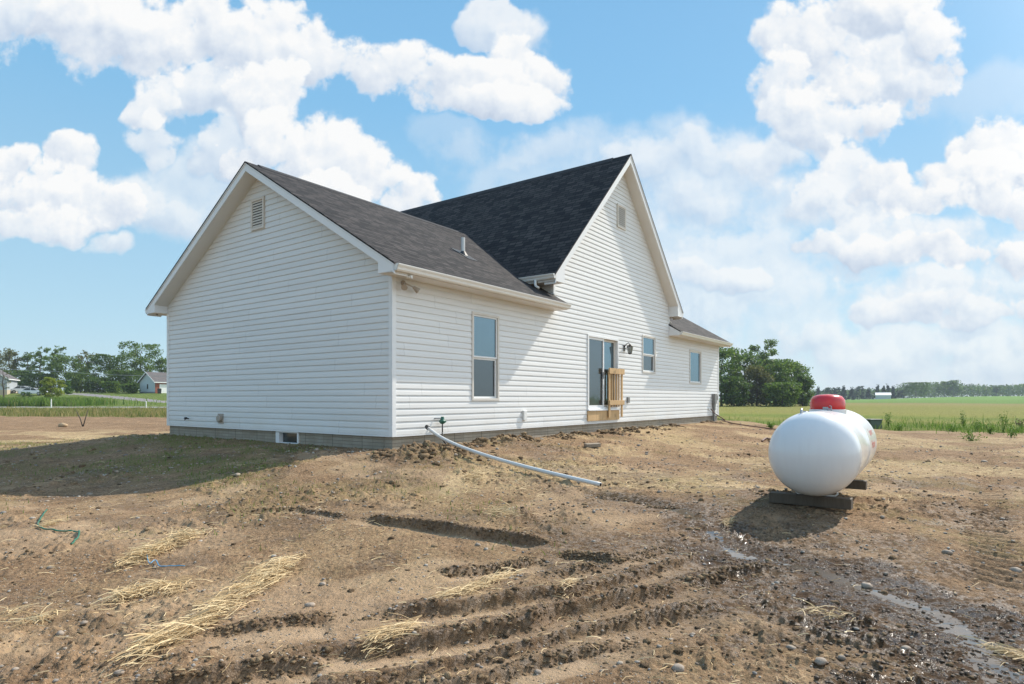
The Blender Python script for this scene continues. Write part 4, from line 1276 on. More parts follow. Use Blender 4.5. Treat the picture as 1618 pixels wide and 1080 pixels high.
# floodlight and camera below the eave
b = MB(); b.lathe([(.055, .012), (.055, .04), (.03, .05)], 16, lambda x, y, z: TB(.26+x, z, 3.20+y))
fl = b.build('floodlight', M['taupe'], house)
for (dx, dz) in ((-.09, -.10), (.17, -.13)):
    b = MB(); a_ = Vector(TB(.26, .05, 3.20)); e_ = Vector(TB(.26+dx*.9, .14, 3.20+dz*.5)); t_ = (Vector((dx, -.09, dz))).normalized()
    b.tube([a_, e_], .012, 8); b.tube([e_, e_+t_*.04, e_+t_*.12], [.03, .035, .062], 14)
    b.build('lamp_head', M['taupe'], fl, smooth=False)
b = MB(); b.tube([(.03, -.38, HT), (.03, -.38, HT-.05)], .02, 8); b.tube([(.03, -.36, HT-.055), (.06, -.46, HT-.06)], .032, 12)
b.build('security_camera', M['whitep'], house)
b = MB(); b.tube([(-.20, WY+.2, HT), (-.20, WY+.2, HT-.06)], .03, 8); b.build('security_camera', M['taupe'], house)
# plumbing vent
b = MB(); zr = wingz(1.6); b.tube([(3.92, 1.6, zr-.1), (3.92, 1.6, zr+.42)], .05, 16)
vp = b.build('vent_pipe', M['pvc'], house, smooth=False)
b = MB(); b.tube([(3.92, 1.6, zr-.06), (3.92, 1.6, zr+.07)], [.14, .056], 16)
b.prism([(3.72, 1.25), (4.12, 1.25), (4.12, 1.85), (3.72, 1.85)], 0, .012, lambda p, q, e: (p, q, wingz(q)+.002+e))
b.build('boot', M['black'], vp)

# ------------------------------------------------------------------ rail section standing at the door
rail = empty('deck_railing', (*HL(8.62, .0), 0), HROT, 'short section of new pine railing leaning upright at the patio door', 'railing')
def RB(s, o_, z): return (s, -o_, z)
for s in (.0, .84):
    b = MB(); b.box(s, s+.09, .09, .13, .42, 1.80, RB); b.build('post', M['pine'], rail, bevel=.004)
b = MB(); b.box(-.04, .97, .131, .17, 1.74, 1.91, RB); b.build('top_rail', M['pine'], rail, bevel=.004)
b = MB(); b.box(-.03, .96, .131, .17, .80, .94, RB); b.build('bottom_rail', M['pine'], rail, bevel=.004)
for s in (.19, .35, .51, .67):
    b = MB(); b.box(s, s+.038, .092, .128, .74, 1.78, RB); b.build('baluster', M['pine'], rail, bevel=.002)

# ------------------------------------------------------------------ discharge pipe and gas regulator
x0, y0 = HL(.78, .17); x1, y1 = gp(949, 772)
z1_ = gz1(x1, y1)+.06
pp = []
for i in range(28):
    t = i/27
    p = Vector((x0+(x1-x0)*t, y0+(y1-y0)*t, 0)); side = Vector((-(y1-y0), x1-x0, 0)).normalized()
    p += side*(-.14*math.sin(PI*t))
    zl = .415-(t**.62)*(.415-z1_) if t > 0 else .415
    p.z = max(zl, gz1(p.x, p.y)+.035) if t > .45 else zl
    pp.append(p)
# smooth the run
for _ in range(6):
    for i in range(1, 27): pp[i] = Vector((pp[i].x, pp[i].y, .25*pp[i-1].z+.5*pp[i].z+.25*pp[i+1].z))
pipe = empty('drain_pipe', (x0, y0, 0), 0, 'long bent white plastic pipe running from the wall down onto the soil', 'pipe')
b = MB(); b.tube([p-Vector((x0, y0, 0)) for p in pp], .032, 14); b.build('pipe_run', M['pvc'], pipe, smooth=True)
b = MB(); e = pp[-1]-Vector((x0, y0, 0)); dd = (pp[-1]-pp[-2]).normalized(); b.tube([e+dd*.0005, e+dd*.002], .026, 14); b.build('pipe_mouth', M['dark'], pipe)
b = MB(); d0 = (pp[1]-pp[0]).normalized(); b.tube([-d0*.05, d0*.03], .043, 14); b.build('coupling', M['black'], pipe)
w0 = Vector((*HL(.66, .0), .43))-Vector((x0, y0, 0)); b = MB(); b.tube([w0, w0+(-w0-d0*.05+Vector((0, 0, .415)))*.0+Vector((0, 0, 0)), Vector((0, 0, .415))-d0*.03], .020, 12)
b.build('stub', M['copper'], pipe)
for o_ in pipe.children:
    if o_.name.startswith('coupling'):
        o_.location = (0, 0, .415)

rx, ry = HL(1.25, .13)
reg = empty('gas_regulator', (rx, ry, 0), HROT, 'green gas regulator on a thin riser beside the white pipe', 'regulator')
b = MB(); b.lathe([(.025, .47), (.055, .49), (.060, .505), (.072, .515), (.072, .535), (.045, .56), (.032, .60), (.0305, .62)], 20); b.tube([(.05, 0, .52), (.10, 0, .52)], .024, 10)
b.build('regulator_body', M['greenp'], reg, smooth=False, bevel=.003)
b = MB(); b.tube([(0, 0, .47), (0, 0, .30)], .013, 8); b.tube([(0, 0, .30), (0, -.0, .16), (.05, -.05, .06), (.14, -.12, -.02), (.18, -.16, -.08)], .015, 8)
b.build('riser', M['black'], reg, smooth=True)
b = MB(); b.tube([(0, .0, .58), (-.06, .05, .585), (-.12, .13, .585)], .014, 8); b.build('inlet_pipe', M['steel'], reg, smooth=True)

# ------------------------------------------------------------------ propane tank
AX = Vector((.559, .829, 0)).normalized(); tank_rot = math.atan2(AX.y, AX.x)
TR = .475; TLc = 2.36; TZ = .36
tx, ty = 3.40, 7.0
tank = empty('propane_tank', (tx, ty, 0), tank_rot, 'large white propane tank with red valve dome resting on timbers', 'tank')
prof = []
for i in range(13):
    a = PI/2*i/12; prof.append((TR*math.sin(a) if i else .002, -.34*math.cos(a)))
prof2 = prof+[(TR, .01), (TR+.004, .018), (TR+.004, .028), (TR, .036), (TR, TLc*.5-.01), (TR+.004, TLc*.5), (TR, TLc*.5+.01), (TR, TLc-.03)]+[(r, TLc-z) for r, z in prof[::-1]]
b = MB(); b.lathe(prof2, 72, lambda x, y, z: (z, y, x+TZ))
b.build('shell', M['tank'], tank, smooth=True)
# dome lid
b = MB(); dx = 1.18
L_ = [(.198, .80), (.205, .86), (.204, .93), (.196, .975), (.165, 1.015), (.115, 1.032), (.05, 1.040), (.002, 1.042)]
b.lathe(L_, 40, lambda x, y, z: (dx+x, y*1.0, z)); dome = b.build('dome_lid', M['red'], tank, smooth=True)
b = MB(); b.box(dx-.212, dx-.20, -.03, .03, .85, .88); b.build('hasp', M['steel'], dome, bevel=.004)
b = MB(); b.tube([(dx-.22, -.07, .83), (dx-.235, -.07, .89), (dx-.235, -.05, .895)], .006, 8); b.tube([(dx-.22, -.03, .83), (dx-.235, -.03, .88)], .006, 8); b.tube([(dx-.235, -.07, .86), (dx-.235, -.03, .86)], .005, 6); b.build('latch_pin', M['steel'], dome)
b = MB(); b.tube([(dx-.1, 0, .78), (dx-.1, 0, .84)], .21, 30) if False else b.lathe([(.215, .78), (.215, .845), (.20, .85)], 40, lambda x, y, z: (dx+x, y, z)); b.build('collar', M['tank'], tank, smooth=False)
# lifting lugs on the heads
for xx, sg in ((.02, -1), (TLc-.02, 1)):
    b = MB(); b.tube([(xx-.06*(-sg)*0-.05, .12, TZ+TR*.84), (xx-.05, .12, TZ+TR+.005), (xx-.02, .12, TZ+TR+.03), (xx+.01, .12, TZ+TR-.0), (xx+.01, .12, TZ+TR*.9)], .012, 8)
    b.build('lifting_lug', M['steel'], tank, smooth=True)
# grey hose cover to the left of the dome
b = MB(); b.tube([(dx-.05, .20, TZ+TR*.93), (dx-.05, .27, TZ+TR*.92), (dx-.05, .33, TZ+TR*.80)], [.02, .03, .026], 10); b.build('fill_pipe', M['steel'], tank, smooth=True)
b = MB(); b.tube([(dx-.05, .33, TZ+TR*.80), (dx-.05, .38, TZ+TR*.68)], .035, 10); b.build('hose_end', M['black'], tank, smooth=True)
# feet
for xx in (.22, TLc-.22):
    for sg in (-1, 1):
        b = MB(); yy = sg*.21
        b.tube([(xx, yy, TZ-math.sqrt(TR**2-.21**2)+.03), (xx, yy*1.04, -.105), (xx, yy*.95, -.125), (xx, yy*.4, -.13), (xx, yy*.1, -.118)], .012, 8)
        b.build('leg', M['tank'], tank, smooth=True)
# red lettering on the side facing right
tx_c = bpy.data.curves.new('txt', 'FONT'); tx_c.body = 'Propane'; tx_c.size = .15; tx_c.extrude = .0; tx_c.align_x = 'CENTER'
def lettering(body, size, xc, ang, name='lettering'):
    c = bpy.data.curves.new('txt', 'FONT'); c.body = body; c.size = size; c.align_x = 'CENTER'; c.align_y = 'CENTER'; c.resolution_u = 2
    to = bpy.data.objects.new('tmp', c); COL.objects.link(to)
    me = bpy.data.meshes.new_from_object(to.evaluated_get(bpy.context.evaluated_depsgraph_get()))
    bpy.data.objects.remove(to)
    bm = bmesh.new(); bm.from_mesh(me)
    bmesh.ops.subdivide_edges(bm, edges=bm.edges, cuts=1)
    for v in bm.verts:
        a = ang+v.co.y/TR
        rr2 = TR+.0025
        v.co = Vector((xc+v.co.x, -rr2*math.cos(a), TZ+rr2*math.sin(a)))
    bm.to_mesh(me); bm.free(); me.materials.append(M['redink'])
    o = bpy.data.objects.new(name, me); COL.objects.link(o); o.parent = tank
    return o
bpy.data.curves.remove(tx_c)
bpy.context.view_layer.update()
lettering('Superior', .13, 1.75, .40)
lettering('Propane', .15, 1.75, .06)
# bearers
gb = []
for i, (xx, lab) in enumerate(((.20, 'dark timber bearer under the near end of the propane tank'), (TLc-.25, 'dark timber bearer under the far end of the propane tank'))):
    c_ = Vector((tx, ty, 0))+AX*xx
    b = MB(); b.box(-.07, .07, -.37, .50, -.12, .0)
    o = b.build('timber_bearer', M['oldwood'], None, bevel=.006)
    o.location = (c_.x, c_.y, -.135-.01*i); o.rotation_euler = (0, R(0), tank_rot-R(2.5))
    tag(o, lab, 'timber', 'timbers carrying the propane tank')
    for zz, wv in ((-.16, .075),):
        pass
    gb.append(c_)

# ------------------------------------------------------------------ yard odds and ends
def ribbon_tube(name, pxs, r, mat, label, cat, up=.006, smooth=True, n=6):
    P = [gp(*p) for p in pxs]
    # Catmull-Rom
    Q = []
    for i in range(len(P)-1):
        p0 = Vector(P[max(i-1, 0)]); p1 = Vector(P[i]); p2 = Vector(P[i+1]); p3 = Vector(P[min(i+2, len(P)-1)])
        for k in range(10):
            t = k/10
            q = .5*((2*p1)+(p2-p0)*t+(2*p0-5*p1+4*p2-p3)*t*t+(3*p1-p0-3*p2+p3)*t**3); Q.append(q)
    Q.append(Vector(P[-1]))
    xs = np.array([q.x for q in Q]); ys = np.array([q.y for q in Q]); zs = gz(xs, ys)
    for _ in range(3): zs[1:-1] = np.maximum(zs[1:-1], (zs[:-2]+zs[2:])/2)
    c = (xs[0], ys[0], zs[0])
    b = MB(); b.tube([(x-c[0], y-c[1], z-c[2]+r+up) for x, y, z in zip(xs, ys, zs)], r, n)
    o = b.build(name, mat, None, smooth=smooth); o.location = c
    return tag(o, label, cat)
ribbon_tube('strap', [(74, 805), (66, 822), (60, 835), (75, 841), (100, 843), (122, 845), (124, 855), (113, 866)], .008, M['strap'], 'loose green strap lying in a hook on the soil at left', 'strap', .008)
ribbon_tube('twine', [(232, 878), (236, 888), (246, 884), (252, 892), (270, 892), (292, 893)], .004, M['twine'], 'tangle of pale blue twine at the foot of the straw pile', 'twine', .02)
# cable from the far corner
def cable():
    a = Vector((*HL(18.1, .06), .56)); pts = [a, Vector((*HL(18.25, .2), .35)), Vector((*HL(18.6, .5), .08))]
    for p in [(1134, 662), (1143, 666), (1158, 670), (1180, 672.5), (1200, 674.5), (1225, 678), (1250, 682)]:
        x_, y_ = gp(*p); pts.append(Vector((x_, y_, gz1(x_, y_)+.05)))
    b = MB(); b.tube([p-a for p in pts], .022, 6); o = b.build('cable', M['cable'], None, smooth=True); o.location = a
    tag(o, 'brown cable leaving the far wall corner and trailing along the grass edge', 'cable')
cable()
ribbon_tube('dark_hose', [(1204, 697), (1212, 694), (1220, 698), (1232, 701), (1245, 697)], .03, M['cable'], 'short piece of dark hose on the soil left of the tank', 'hose', .01)
# paver
x_, y_ = gp(936, 707); b = MB(); b.box(-.17, .17, -.1, .1, -.02, .06); o = b.build('paver', M['pavr'], None, bevel=.012); o.location = (x_, y_, gz1(x_, y_)+.02); o.rotation_euler = (R(2), R(-2), R(12))
tag(o, 'single flat tan paver lying on the soil in front of the house', 'paver')
# green cabinet
x_, y_ = gp(1376, 677)
cab = empty('utility_cabinet', (x_, y_, gz1(x_, y_)), R(20), 'low dark green utility cabinet behind the propane tank', 'utility box')
b = MB(); b.box(-.36, .36, -.3, .3, -.1, .40); b.build('cabinet_body', M['transf'], cab, bevel=.01)
b = MB(); b.box(-.39, .39, -.33, .33, .401, .46); b.build('cabinet_lid', M['transf'], cab, bevel=.015)
# posts and stakes
def stake(name, px, py0, py1, r, mat, label, cat, lean=(0, 0), group=None, px2=None):
    x_, y_ = gp(px, py0); z_ = gz1(x_, y_)
    h = (py0-py1)/F*y_; dx = ((px2 if px2 else px)-px)/F*y_
    b = MB(); b.tube([(0, 0, -.1), (dx*.5, 0, h*.5), (dx, 0, h)], [r, r*.95, r*.8], 8)
    if mat is M['whitep']: b.tube([(dx, 0, h), (dx, 0, h+.04)], [r*1.15, r*.6], 8)
    o = b.build(name, mat, None, smooth=False); o.location = (x_, y_, z_)
    return tag(o, label, cat, group=group)
stake('marker_post', 81, 645, 631, .075, M['whitep'], 'white marker post beside the road in front of the tall grass', 'post', group='white posts along the road')
stake('marker_post', 231, 645.5, 634, .075, M['whitep'], 'white marker post beside the road in front of the garage lawn', 'post', group='white posts along the road')
stake('stake', 116, 657, 644, .045, M['dryblade'], 'short pale stake at the edge of the verge', 'stake')
stake('stake', 147, 657, 643, .045, M['dryblade'], 'short pale stake right of the forked sticks', 'stake')
stick = empty('forked_stick', (*gp(131, 673), gz1(*gp(131, 673))), 0, 'two bare sticks stuck in the soil forming a V', 'stick')
ds = gp(131, 673)[1]/F
for dx, dz in ((-10.5, 25), (8.5, 27)):
    b = MB(); b.tube([(0, 0, -.05), (dx*.4*ds, .02, dz*.45*ds), (dx*ds, 0, dz*ds)], [.03, .024, .014], 6); b.build('branch', M['bark'], stick, smooth=True)
# overhead wire, left
for k, (ya, yb) in enumerate(((583, 590), )):
    pass
b = MB(); Yw = 98
def wp(px, py): return ((px-809)/F*Yw, Yw, CAMZ+(HORY-py)/F*Yw)
b.tube([wp(-160, 578), wp(0, 582), wp(90, 587), (wp(180, 592)), wp(290, 595), wp(420, 596)], .03, 5)
wo = b.build('overhead_wire', M['steel'], None, smooth=True); tag(wo, 'thin overhead wire strung across the trees at left', 'wire')

# ------------------------------------------------------------------ trees
class Seg: pass
def quads_leaves(C, s, r, up=0.35):
    n = len(C)
    d = r.normal(0, 1, (n, 3)); d[:, 2] += up; d /= np.linalg.norm(d, axis=1)[:, None]
    t = np.cross(d, r.normal(0, 1, (n, 3))); t /= np.linalg.norm(t, axis=1)[:, None]
    bb = np.cross(d, t); s = s[:, None]
    V = np.stack([C-t*s*.5, C-bb*s*.32, C+t*s*.5, C+bb*s*.32], 1)
    return V.reshape(-1, 3), np.arange(n*4).reshape(n, 4)

def tree(name, label, loc, height, spread, leafmat, nleaf=3500, leaf=.32, base=.2, nlimb=12, cl=.16, seed=1, lean=0., shape='round', group=None, cat='tree', trunk=True, tr=None, flat=.75):
    r = np.random.default_rng(seed)
    root = empty(name, loc, 0, label, cat, group)
    mb = MB()
    tr = tr or height*.022
    top = height*.86
    path = []
    wob = r.uniform(-.03, .03, (6, 2))*height
    for i in range(6):
        t = i/5; path.append(Vector((lean*height*t*t+wob[i, 0]*t, wob[i, 1]*t, top*t)))
    mb.tube(path, [tr*(1-.82*i/5) for i in range(6)], 7)
    cent = []; rad = []
    def at(t):
        f = t*5; k = min(int(f), 4); return path[k].lerp(path[k+1], f-k)
    for i in range(nlimb):
        t = base+(.97-base)*(i+.5)/nlimb
        a = i*2.4+r.uniform(-.4, .4)
        p0 = at(t)
        q = (t-base)/(1-base)
        if shape == 'round': L = spread*.5*(.45+.65*math.sin(PI*min(1, q*.85+.12)))*r.uniform(.7, 1.1)
        elif shape == 'cone': L = spread*.5*(1.05-q)*r.uniform(.8, 1.1)
        elif shape == 'umbrella': L = spread*.5*(.25+.8*q**1.5)*r.uniform(.75, 1.1)
        else: L = spread*.5*r.uniform(.5, 1.1)*(.6+.4*q)
        rise = L*(.25+.5*q) if shape != 'cone' else -L*.1
        if shape == 'umbrella': rise = L*.5
        p2 = p0+Vector((math.cos(a)*L, math.sin(a)*L, rise))
        p1 = p0.lerp(p2, .5)+Vector((r.uniform(-.1, .1)*L, r.uniform(-.1, .1)*L, -.05*L if shape != 'cone' else 0))
        lr = tr*.38*(1-.6*q)
        mb.tube([p0, p1, p2], [lr, lr*.6, lr*.2], 5, cap=False)
        cent += [p2, p0.lerp(p2, .62)]; rad += [1, .9]
        for j in range(3):
            b0 = p0.lerp(p2, .35+.2*j)
            dd = Vector((math.cos(a+r.uniform(-1.3, 1.3)), math.sin(a+r.uniform(-1.3, 1.3)), r.uniform(-.1, .7)))*L*.42
            mb.tube([b0, b0+dd], [lr*.4, lr*.12], 4, cap=False)
            cent.append(b0+dd); rad.append(.8)
    cent.append(path[-1]+Vector((0, 0, height*.06))); rad.append(.9)
    if trunk: mb.build('trunk', M['bark'], root, smooth=True)
    C = np.array([tuple(c) for c in cent]); Rd = np.array(rad)*cl*spread*r.uniform(.65, 1.3, len(rad))
    k = r.integers(0, len(C), nleaf)
    g = r.normal(0, .5, (nleaf, 3)); 
    nn = np.linalg.norm(g, axis=1); g = g/np.maximum(nn, .35)[:, None]*np.minimum(nn, 1.3)[:, None]**.6
    P = C[k]+g*Rd[k][:, None]*np.array([1, 1, flat])
    P[:, 2] = np.minimum(P[:, 2], height*r.uniform(.97, 1.0, nleaf)); P[:, 2] = np.maximum(P[:, 2], .05)
    V, Fc = quads_leaves(P, leaf*r.uniform(.6, 1.3, nleaf), r)
    np_mesh('crown', V, Fc, leafmat, root)
    return root

def tree_px(name, label, px, ytop, Y, wpx, leafmat, **kw):
    X = (px-809)/F*Y; z = float(H(X, Y)); ztop = CAMZ+(HORY-ytop)/F*Y
    return tree(name, label, (X, Y, z-.1), ztop-z, wpx/F*Y, leafmat, **kw)

GR = 'trees in the clump right of the house'
for i, (px, yt, Y, w, mt, sh, lab, nl, cl, bs2) in enumerate([
    (1140, 541, 128, 52, 'leaf_green', 'round', 'green tree touching the right edge of the house', 5200, .22, .06),
    (1176, 549, 134, 52, 'leaf_dark', 'round', 'dark dense tree second from the house', 6000, .22, .04),
    (1209, 531, 150, 46, 'leaf_green', 'umbrella', 'tallest tree of the right clump with open airy top', 3600, .15, .35),
    (1196, 574, 126, 36, 'leaf_brown', 'round', 'olive brown tree in the middle of the right clump', 3800, .22, .04),
    (1225, 566, 130, 52, 'leaf_green', 'round', 'full green tree right of the olive one', 6000, .22, .04),
    (1252, 570, 138, 44, 'leaf_green', 'round', 'rounded green tree near the end of the right clump', 5200, .22, .05),
    (1268, 590, 128, 26, 'leaf_dark', 'round', 'lowest dark tree ending the right clump', 3200, .24, .03),
    (1160, 594, 122, 34, 'leaf_dark', 'round', 'low dark shrub-like tree at the foot of the right clump', 3600, .24, .02),
    (1236, 604, 120, 40, 'leaf_green', 'round', 'low spreading green tree at the foot of the right clump', 3600, .24, .02)]):
    tree_px('tree', lab, px, yt, Y, w, M[mt], nleaf=nl, leaf=.46, base=bs2, nlimb=18 if sh == 'round' else 11, cl=cl, seed=20+i, shape=sh, group=GR)

GL = 'trees along the back at left'
for i, (px, yt, Y, w, mt, sh, lab, nl, cl, bs2, ln) in enumerate([
    (-20, 552, 158, 60, 'leaf_brown', 'round', 'brownish tree at the very left edge behind the grey house', 3200, .17, .2, 0),
    (14, 549, 150, 34, 'leaf_brown', 'open', 'brownish thin-leaved tree above the grey house', 2300, .16, .2, 0),
    (43, 553, 152, 34, 'leaf_dark', 'open', 'airy dark tree right of the grey house', 2300, .14, .2, 0),
    (64, 543, 156, 24, 'leaf_green', 'open', 'tall slim tree with a wispy crown', 1500, .15, .35, 0),
    (78, 541, 152, 26, 'leaf_green', 'open', 'tall bare-limbed tree leaning right', 1500, .15, .4, .16),
    (105, 561, 146, 42, 'leaf_green', 'round', 'bushy green tree right of the leaning tree', 4200, .19, .08, 0),
    (135, 553, 154, 36, 'leaf_brown', 'umbrella', 'flat-topped airy tree with bare trunk', 1700, .13, .5, 0),
    (127, 588, 142, 36, 'leaf_green', 'round', 'low bushy green tree under the flat-topped one', 3600, .22, .03, 0),
    (174, 560, 148, 52, 'leaf_dark', 'round', 'dense dark tree with lighter left side', 5200, .20, .08, 0),
    (222, 541, 156, 76, 'leaf_green', 'umbrella', 'largest spreading tree behind the blue garage', 5200, .12, .3, 0),
    (262, 562, 152, 34, 'leaf_green', 'round', 'green tree half hidden by the house corner', 2800, .17, .2, 0),
    (200, 585, 144, 44, 'leaf_dark', 'round', 'low dark tree left of the blue garage', 4200, .21, .03, 0),
    (155, 596, 140, 32, 'leaf_dark', 'round', 'dark bush between the low trees', 2800, .24, .02, 0),
    (60, 590, 144, 46, 'leaf_dark', 'round', 'dark undergrowth tree behind the parked cars', 3800, .22, .02, 0),
    (22, 585, 146, 40, 'leaf_dark', 'round', 'dark undergrowth tree behind the grey house', 3200, .22, .02, 0),
    (178, 602, 131, 20, 'leaf_green', 'round', 'light green shrub on the lawn left of the garage', 1400, .25, .02, 0),
    (207, 606, 130, 18, 'leaf_green', 'round', 'rounded shrub beside the blue garage wall', 1400, .25, .02, 0),
    (108, 599, 128, 11, 'leaf_weed', 'cone', 'small upright green sapling beside the driveway', 700, .2, .05, 0)]):
    tree_px('tree' if Y > 135 else 'shrub', lab, px, yt, Y, w, M[mt], nleaf=nl, leaf=.40, base=bs2, nlimb=16 if sh == 'round' else 12, cl=cl, seed=60+i, shape=sh, lean=ln, group=GL, cat='tree' if Y > 135 else 'shrub')
tree_px('tree', 'small yellow-green tree standing on the lawn at left', 80, 594, 106, 25, M['leaf_yellow'], nleaf=2600, leaf=.30, base=.12, nlimb=16, cl=.2, seed=91, flat=.6)
tree_px('tree', 'bare thin-trunked tree in front of the grey house', 6, 572, 104, 26, M['leaf_brown'], nleaf=260, leaf=.2, base=.4, nlimb=12, cl=.1, seed=92, shape='open')
tree_px('shrub', 'small dark sapling in the tall grass in front of the cars', 41, 618, 104, 16, M['leaf_green'], nleaf=500, leaf=.2, base=.2, nlimb=8, cl=.2, seed=93, cat='shrub')
# far conifers and round trees
GF = 'far trees around the barn'
fars = [(1293, 609, 'leaf_pine', 'cone', 11), (1308, 612, 'leaf_pine', 'round', 16), (1322, 611, 'leaf_pine', 'round', 14), (1333, 608, 'leaf_pine', 'cone', 11), (1346, 611, 'leaf_pine', 'cone', 12),
        (1358, 609, 'leaf_pine', 'round', 13), (1372, 612, 'leaf_pine', 'cone', 12), (1386, 606, 'leaf_pine', 'cone', 10), (1396, 608, 'leaf_pine', 'cone', 9), (1403, 605, 'leaf_pine', 'cone', 9),
        (1411, 608, 'leaf_pine', 'cone', 9), (1424, 616, 'leaf_pine', 'round', 12)]
flabs = ['first far conifer right of the clump', 'round far tree behind the tank dome', 'second round far tree right of the dome', 'pointed far conifer between round trees', 'far conifer left of the barn, broad', 'rounded far tree left of the barn',
         'far conifer directly left of the barn', 'far conifer behind the barn roof left end', 'slim far conifer behind the barn middle', 'tallest slim conifer behind the barn', 'far conifer behind the barn right end', 'low far tree right of the barn']
for i, (px, yt, mt, sh, w) in enumerate(fars):
    tree_px('conifer' if sh == 'cone' else 'tree', flabs[i], px, yt, 440, w, M[mt], nleaf=700, leaf=1.0, base=.08, nlimb=14, cl=.2, seed=120+i, shape=sh, group=GF)
tree_px('tree', 'rounded dark tree standing alone on the field horizon', 1447, 604, 430, 34, M['leaf_dark'], nleaf=2200, leaf=.9, base=.15, nlimb=16, cl=.18, seed=140)
tree_px('tree', 'pair-topped tall tree on the horizon beyond the crop', 1492, 602, 520, 20, M['leaf_dark'], nleaf=1300, leaf=1.1, base=.2, nlimb=14, cl=.18, seed=141)
tree_px('tree', 'broad tree right of the pair-topped one on the horizon', 1506, 600, 520, 20, M['leaf_dark'], nleaf=1300, leaf=1.1, base=.2, nlimb=14, cl=.18, seed=142)
tree_px('tree', 'flat-topped tree rising from the far wood at right', 1574, 608, 560, 16, M['leaf_dark'], nleaf=800, leaf=1.1, base=.4, nlimb=10, cl=.16, seed=143, shape='umbrella')
# far wood as one mass
n = 34000
xs = rng.uniform(250, 620, n); Yw_ = rng.uniform(560, 640, n)
u = xs/Yw_; m = (u > .40) & (u < 1.1)
xs = xs[m]; Yw_ = Yw_[m]; u = u[m]
hh = np.interp(u, [.4, .5, .62, .66, .70, .78, .84, 1.1], [8, 8, 8.5, 13, 12, 9, 11.5, 13])*(1+.22*fbm(xs*.06, Yw_*.0+3, 3, 401)+.12*fbm(xs*.25, Yw_*.1, 2, 402))
zz = rng.uniform(0, 1, len(xs))**.6*hh
P = np.stack([xs, Yw_, H(xs, Yw_)+zz], 1)
V, Fc = quads_leaves(P, rng.uniform(.9, 2.4, len(xs)), rng)
o = np_mesh('far_wood', V, Fc, M['leaf_dark']); tag(o, 'low bluish line of woodland on the far horizon', 'woodland', kind='stuff')

# weeds at the right
def weed(px, py, h, w, mt, lab, seed, grp='weeds at the field edge'):
    x_, y_ = gp(px, py); r = np.random.default_rng(seed)
    root = empty('weed', (x_, y_, gz1(x_, y_)), 0, lab, 'weed', grp)
    s = MB(); C = []
    for k in range(7):
        a = r.uniform(0, 2*PI); L = h*r.uniform(.55, 1); sp = w*r.uniform(.1, .5)
        e = Vector((math.cos(a)*sp, math.sin(a)*sp, L)); s.tube([(0, 0, 0), e*.5+Vector((0, 0, .05*h)), e], [.008, .006, .003], 4)
        for t in np.linspace(.25, 1, 9): C.append(e*float(t)+Vector(r.normal(0, w*.09, 3)))
    s.build('stem', M[mt], root)
    C = np.array([tuple(c) for c in C]); C = np.repeat(C, 4, 0)+r.normal(0, w*.07, (len(C)*4, 3))
    V, Fc = quads_leaves(C, r.uniform(.03, .075, len(C)), r, .6); np_mesh('leaves', V, Fc, M[mt], root)
for i, (px, py, h, w, mt, lab) in enumerate([
    (1404, 675, .75, .5, 'leaf_weed', 'leafy weed just right of the green cabinet'), (1420, 679, .35, .6, 'leaf_weed', 'low weed clump beside the leafy one'),
    (1522, 676, .85, .4, 'leaf_weed', 'tall upright weed in the middle of the field edge'), (1545, 681, .5, .6, 'leaf_weed', 'bushy weed right of the tall upright one'),
    (1585, 683, .95, .6, 'leaf_weed', 'tallest bright green weed near the right edge'), (1597, 690, .5, .7, 'leaf_weed', 'bright weed at the foot of the tallest'),
    (1614, 678, .5, .5, 'leaf_brown', 'dark dead weed at the right edge of the photo'), (1505, 682, .35, .6, 'leaf_weed', 'low weed left of the tall upright one'),
    (1535, 697, .25, .8, 'leaf_weed', 'flat weed patch growing on the bare soil'), (1565, 686, .4, .6, 'leaf_weed', 'mid weed between the two tall ones'),
    (1218, 676, .3, .3, 'leaf_weed', 'small weed at the grass edge left of the tank')]):
    weed(px, py, h, w, mt if mt != 'leaf_brown' else 'cable', lab, 500+i)

# ------------------------------------------------------------------ distant buildings
def far_house(name, label, loc, rz, W, D, eave, ridge, wallm, basem, roofm, axis='x', over=.35, doors=None):
    """W along local x, D along local y, gable faces on the x ends; front is -y"""
    root = empty(name, loc, rz, label, 'house' if 'barn' not in name else 'barn')
    b = MB()
    T = lambda p, q, e: (e, p, q)
    b.prism([(0, .4), (D, .4), (D, eave), (D/2, ridge), (0, eave)], 0, W, T); b.build('wall', wallm, root)
    b = MB(); b.box(-.02, W+.02, -.02, D+.02, -1.2, .4); b.build('base', basem, root)
    b = MB(); sl = (ridge-eave)/(D/2); t = .16
    y0 = -over; z0 = eave-over*sl
    for sgn in (0, 1):
        pts = [(y0, z0+.02), (D/2, ridge+.02), (D/2, ridge+.02+t), (y0, z0+.02+t)]
        if sgn: pts = [(D-p, q) for p, q in pts]
        b.prism(pts, -over, W+over, T)
    b.build('roof', roofm, root)
    b = MB()
    for e in (-over-.03, W+over):
        for sgn in (0, 1):
            pts = [(y0, z0-.06), (D/2, ridge-.06), (D/2, ridge+.02+t), (y0, z0+.02+t)]
            if sgn: pts = [(D-p, q) for p, q in pts]
            b.prism(pts, e, e+.03, T)
    b.box(-over, W+over, y0-.04, y0-.0, z0-.03, z0+.16)
    b.build('trim', M['trim'], root)
    return root
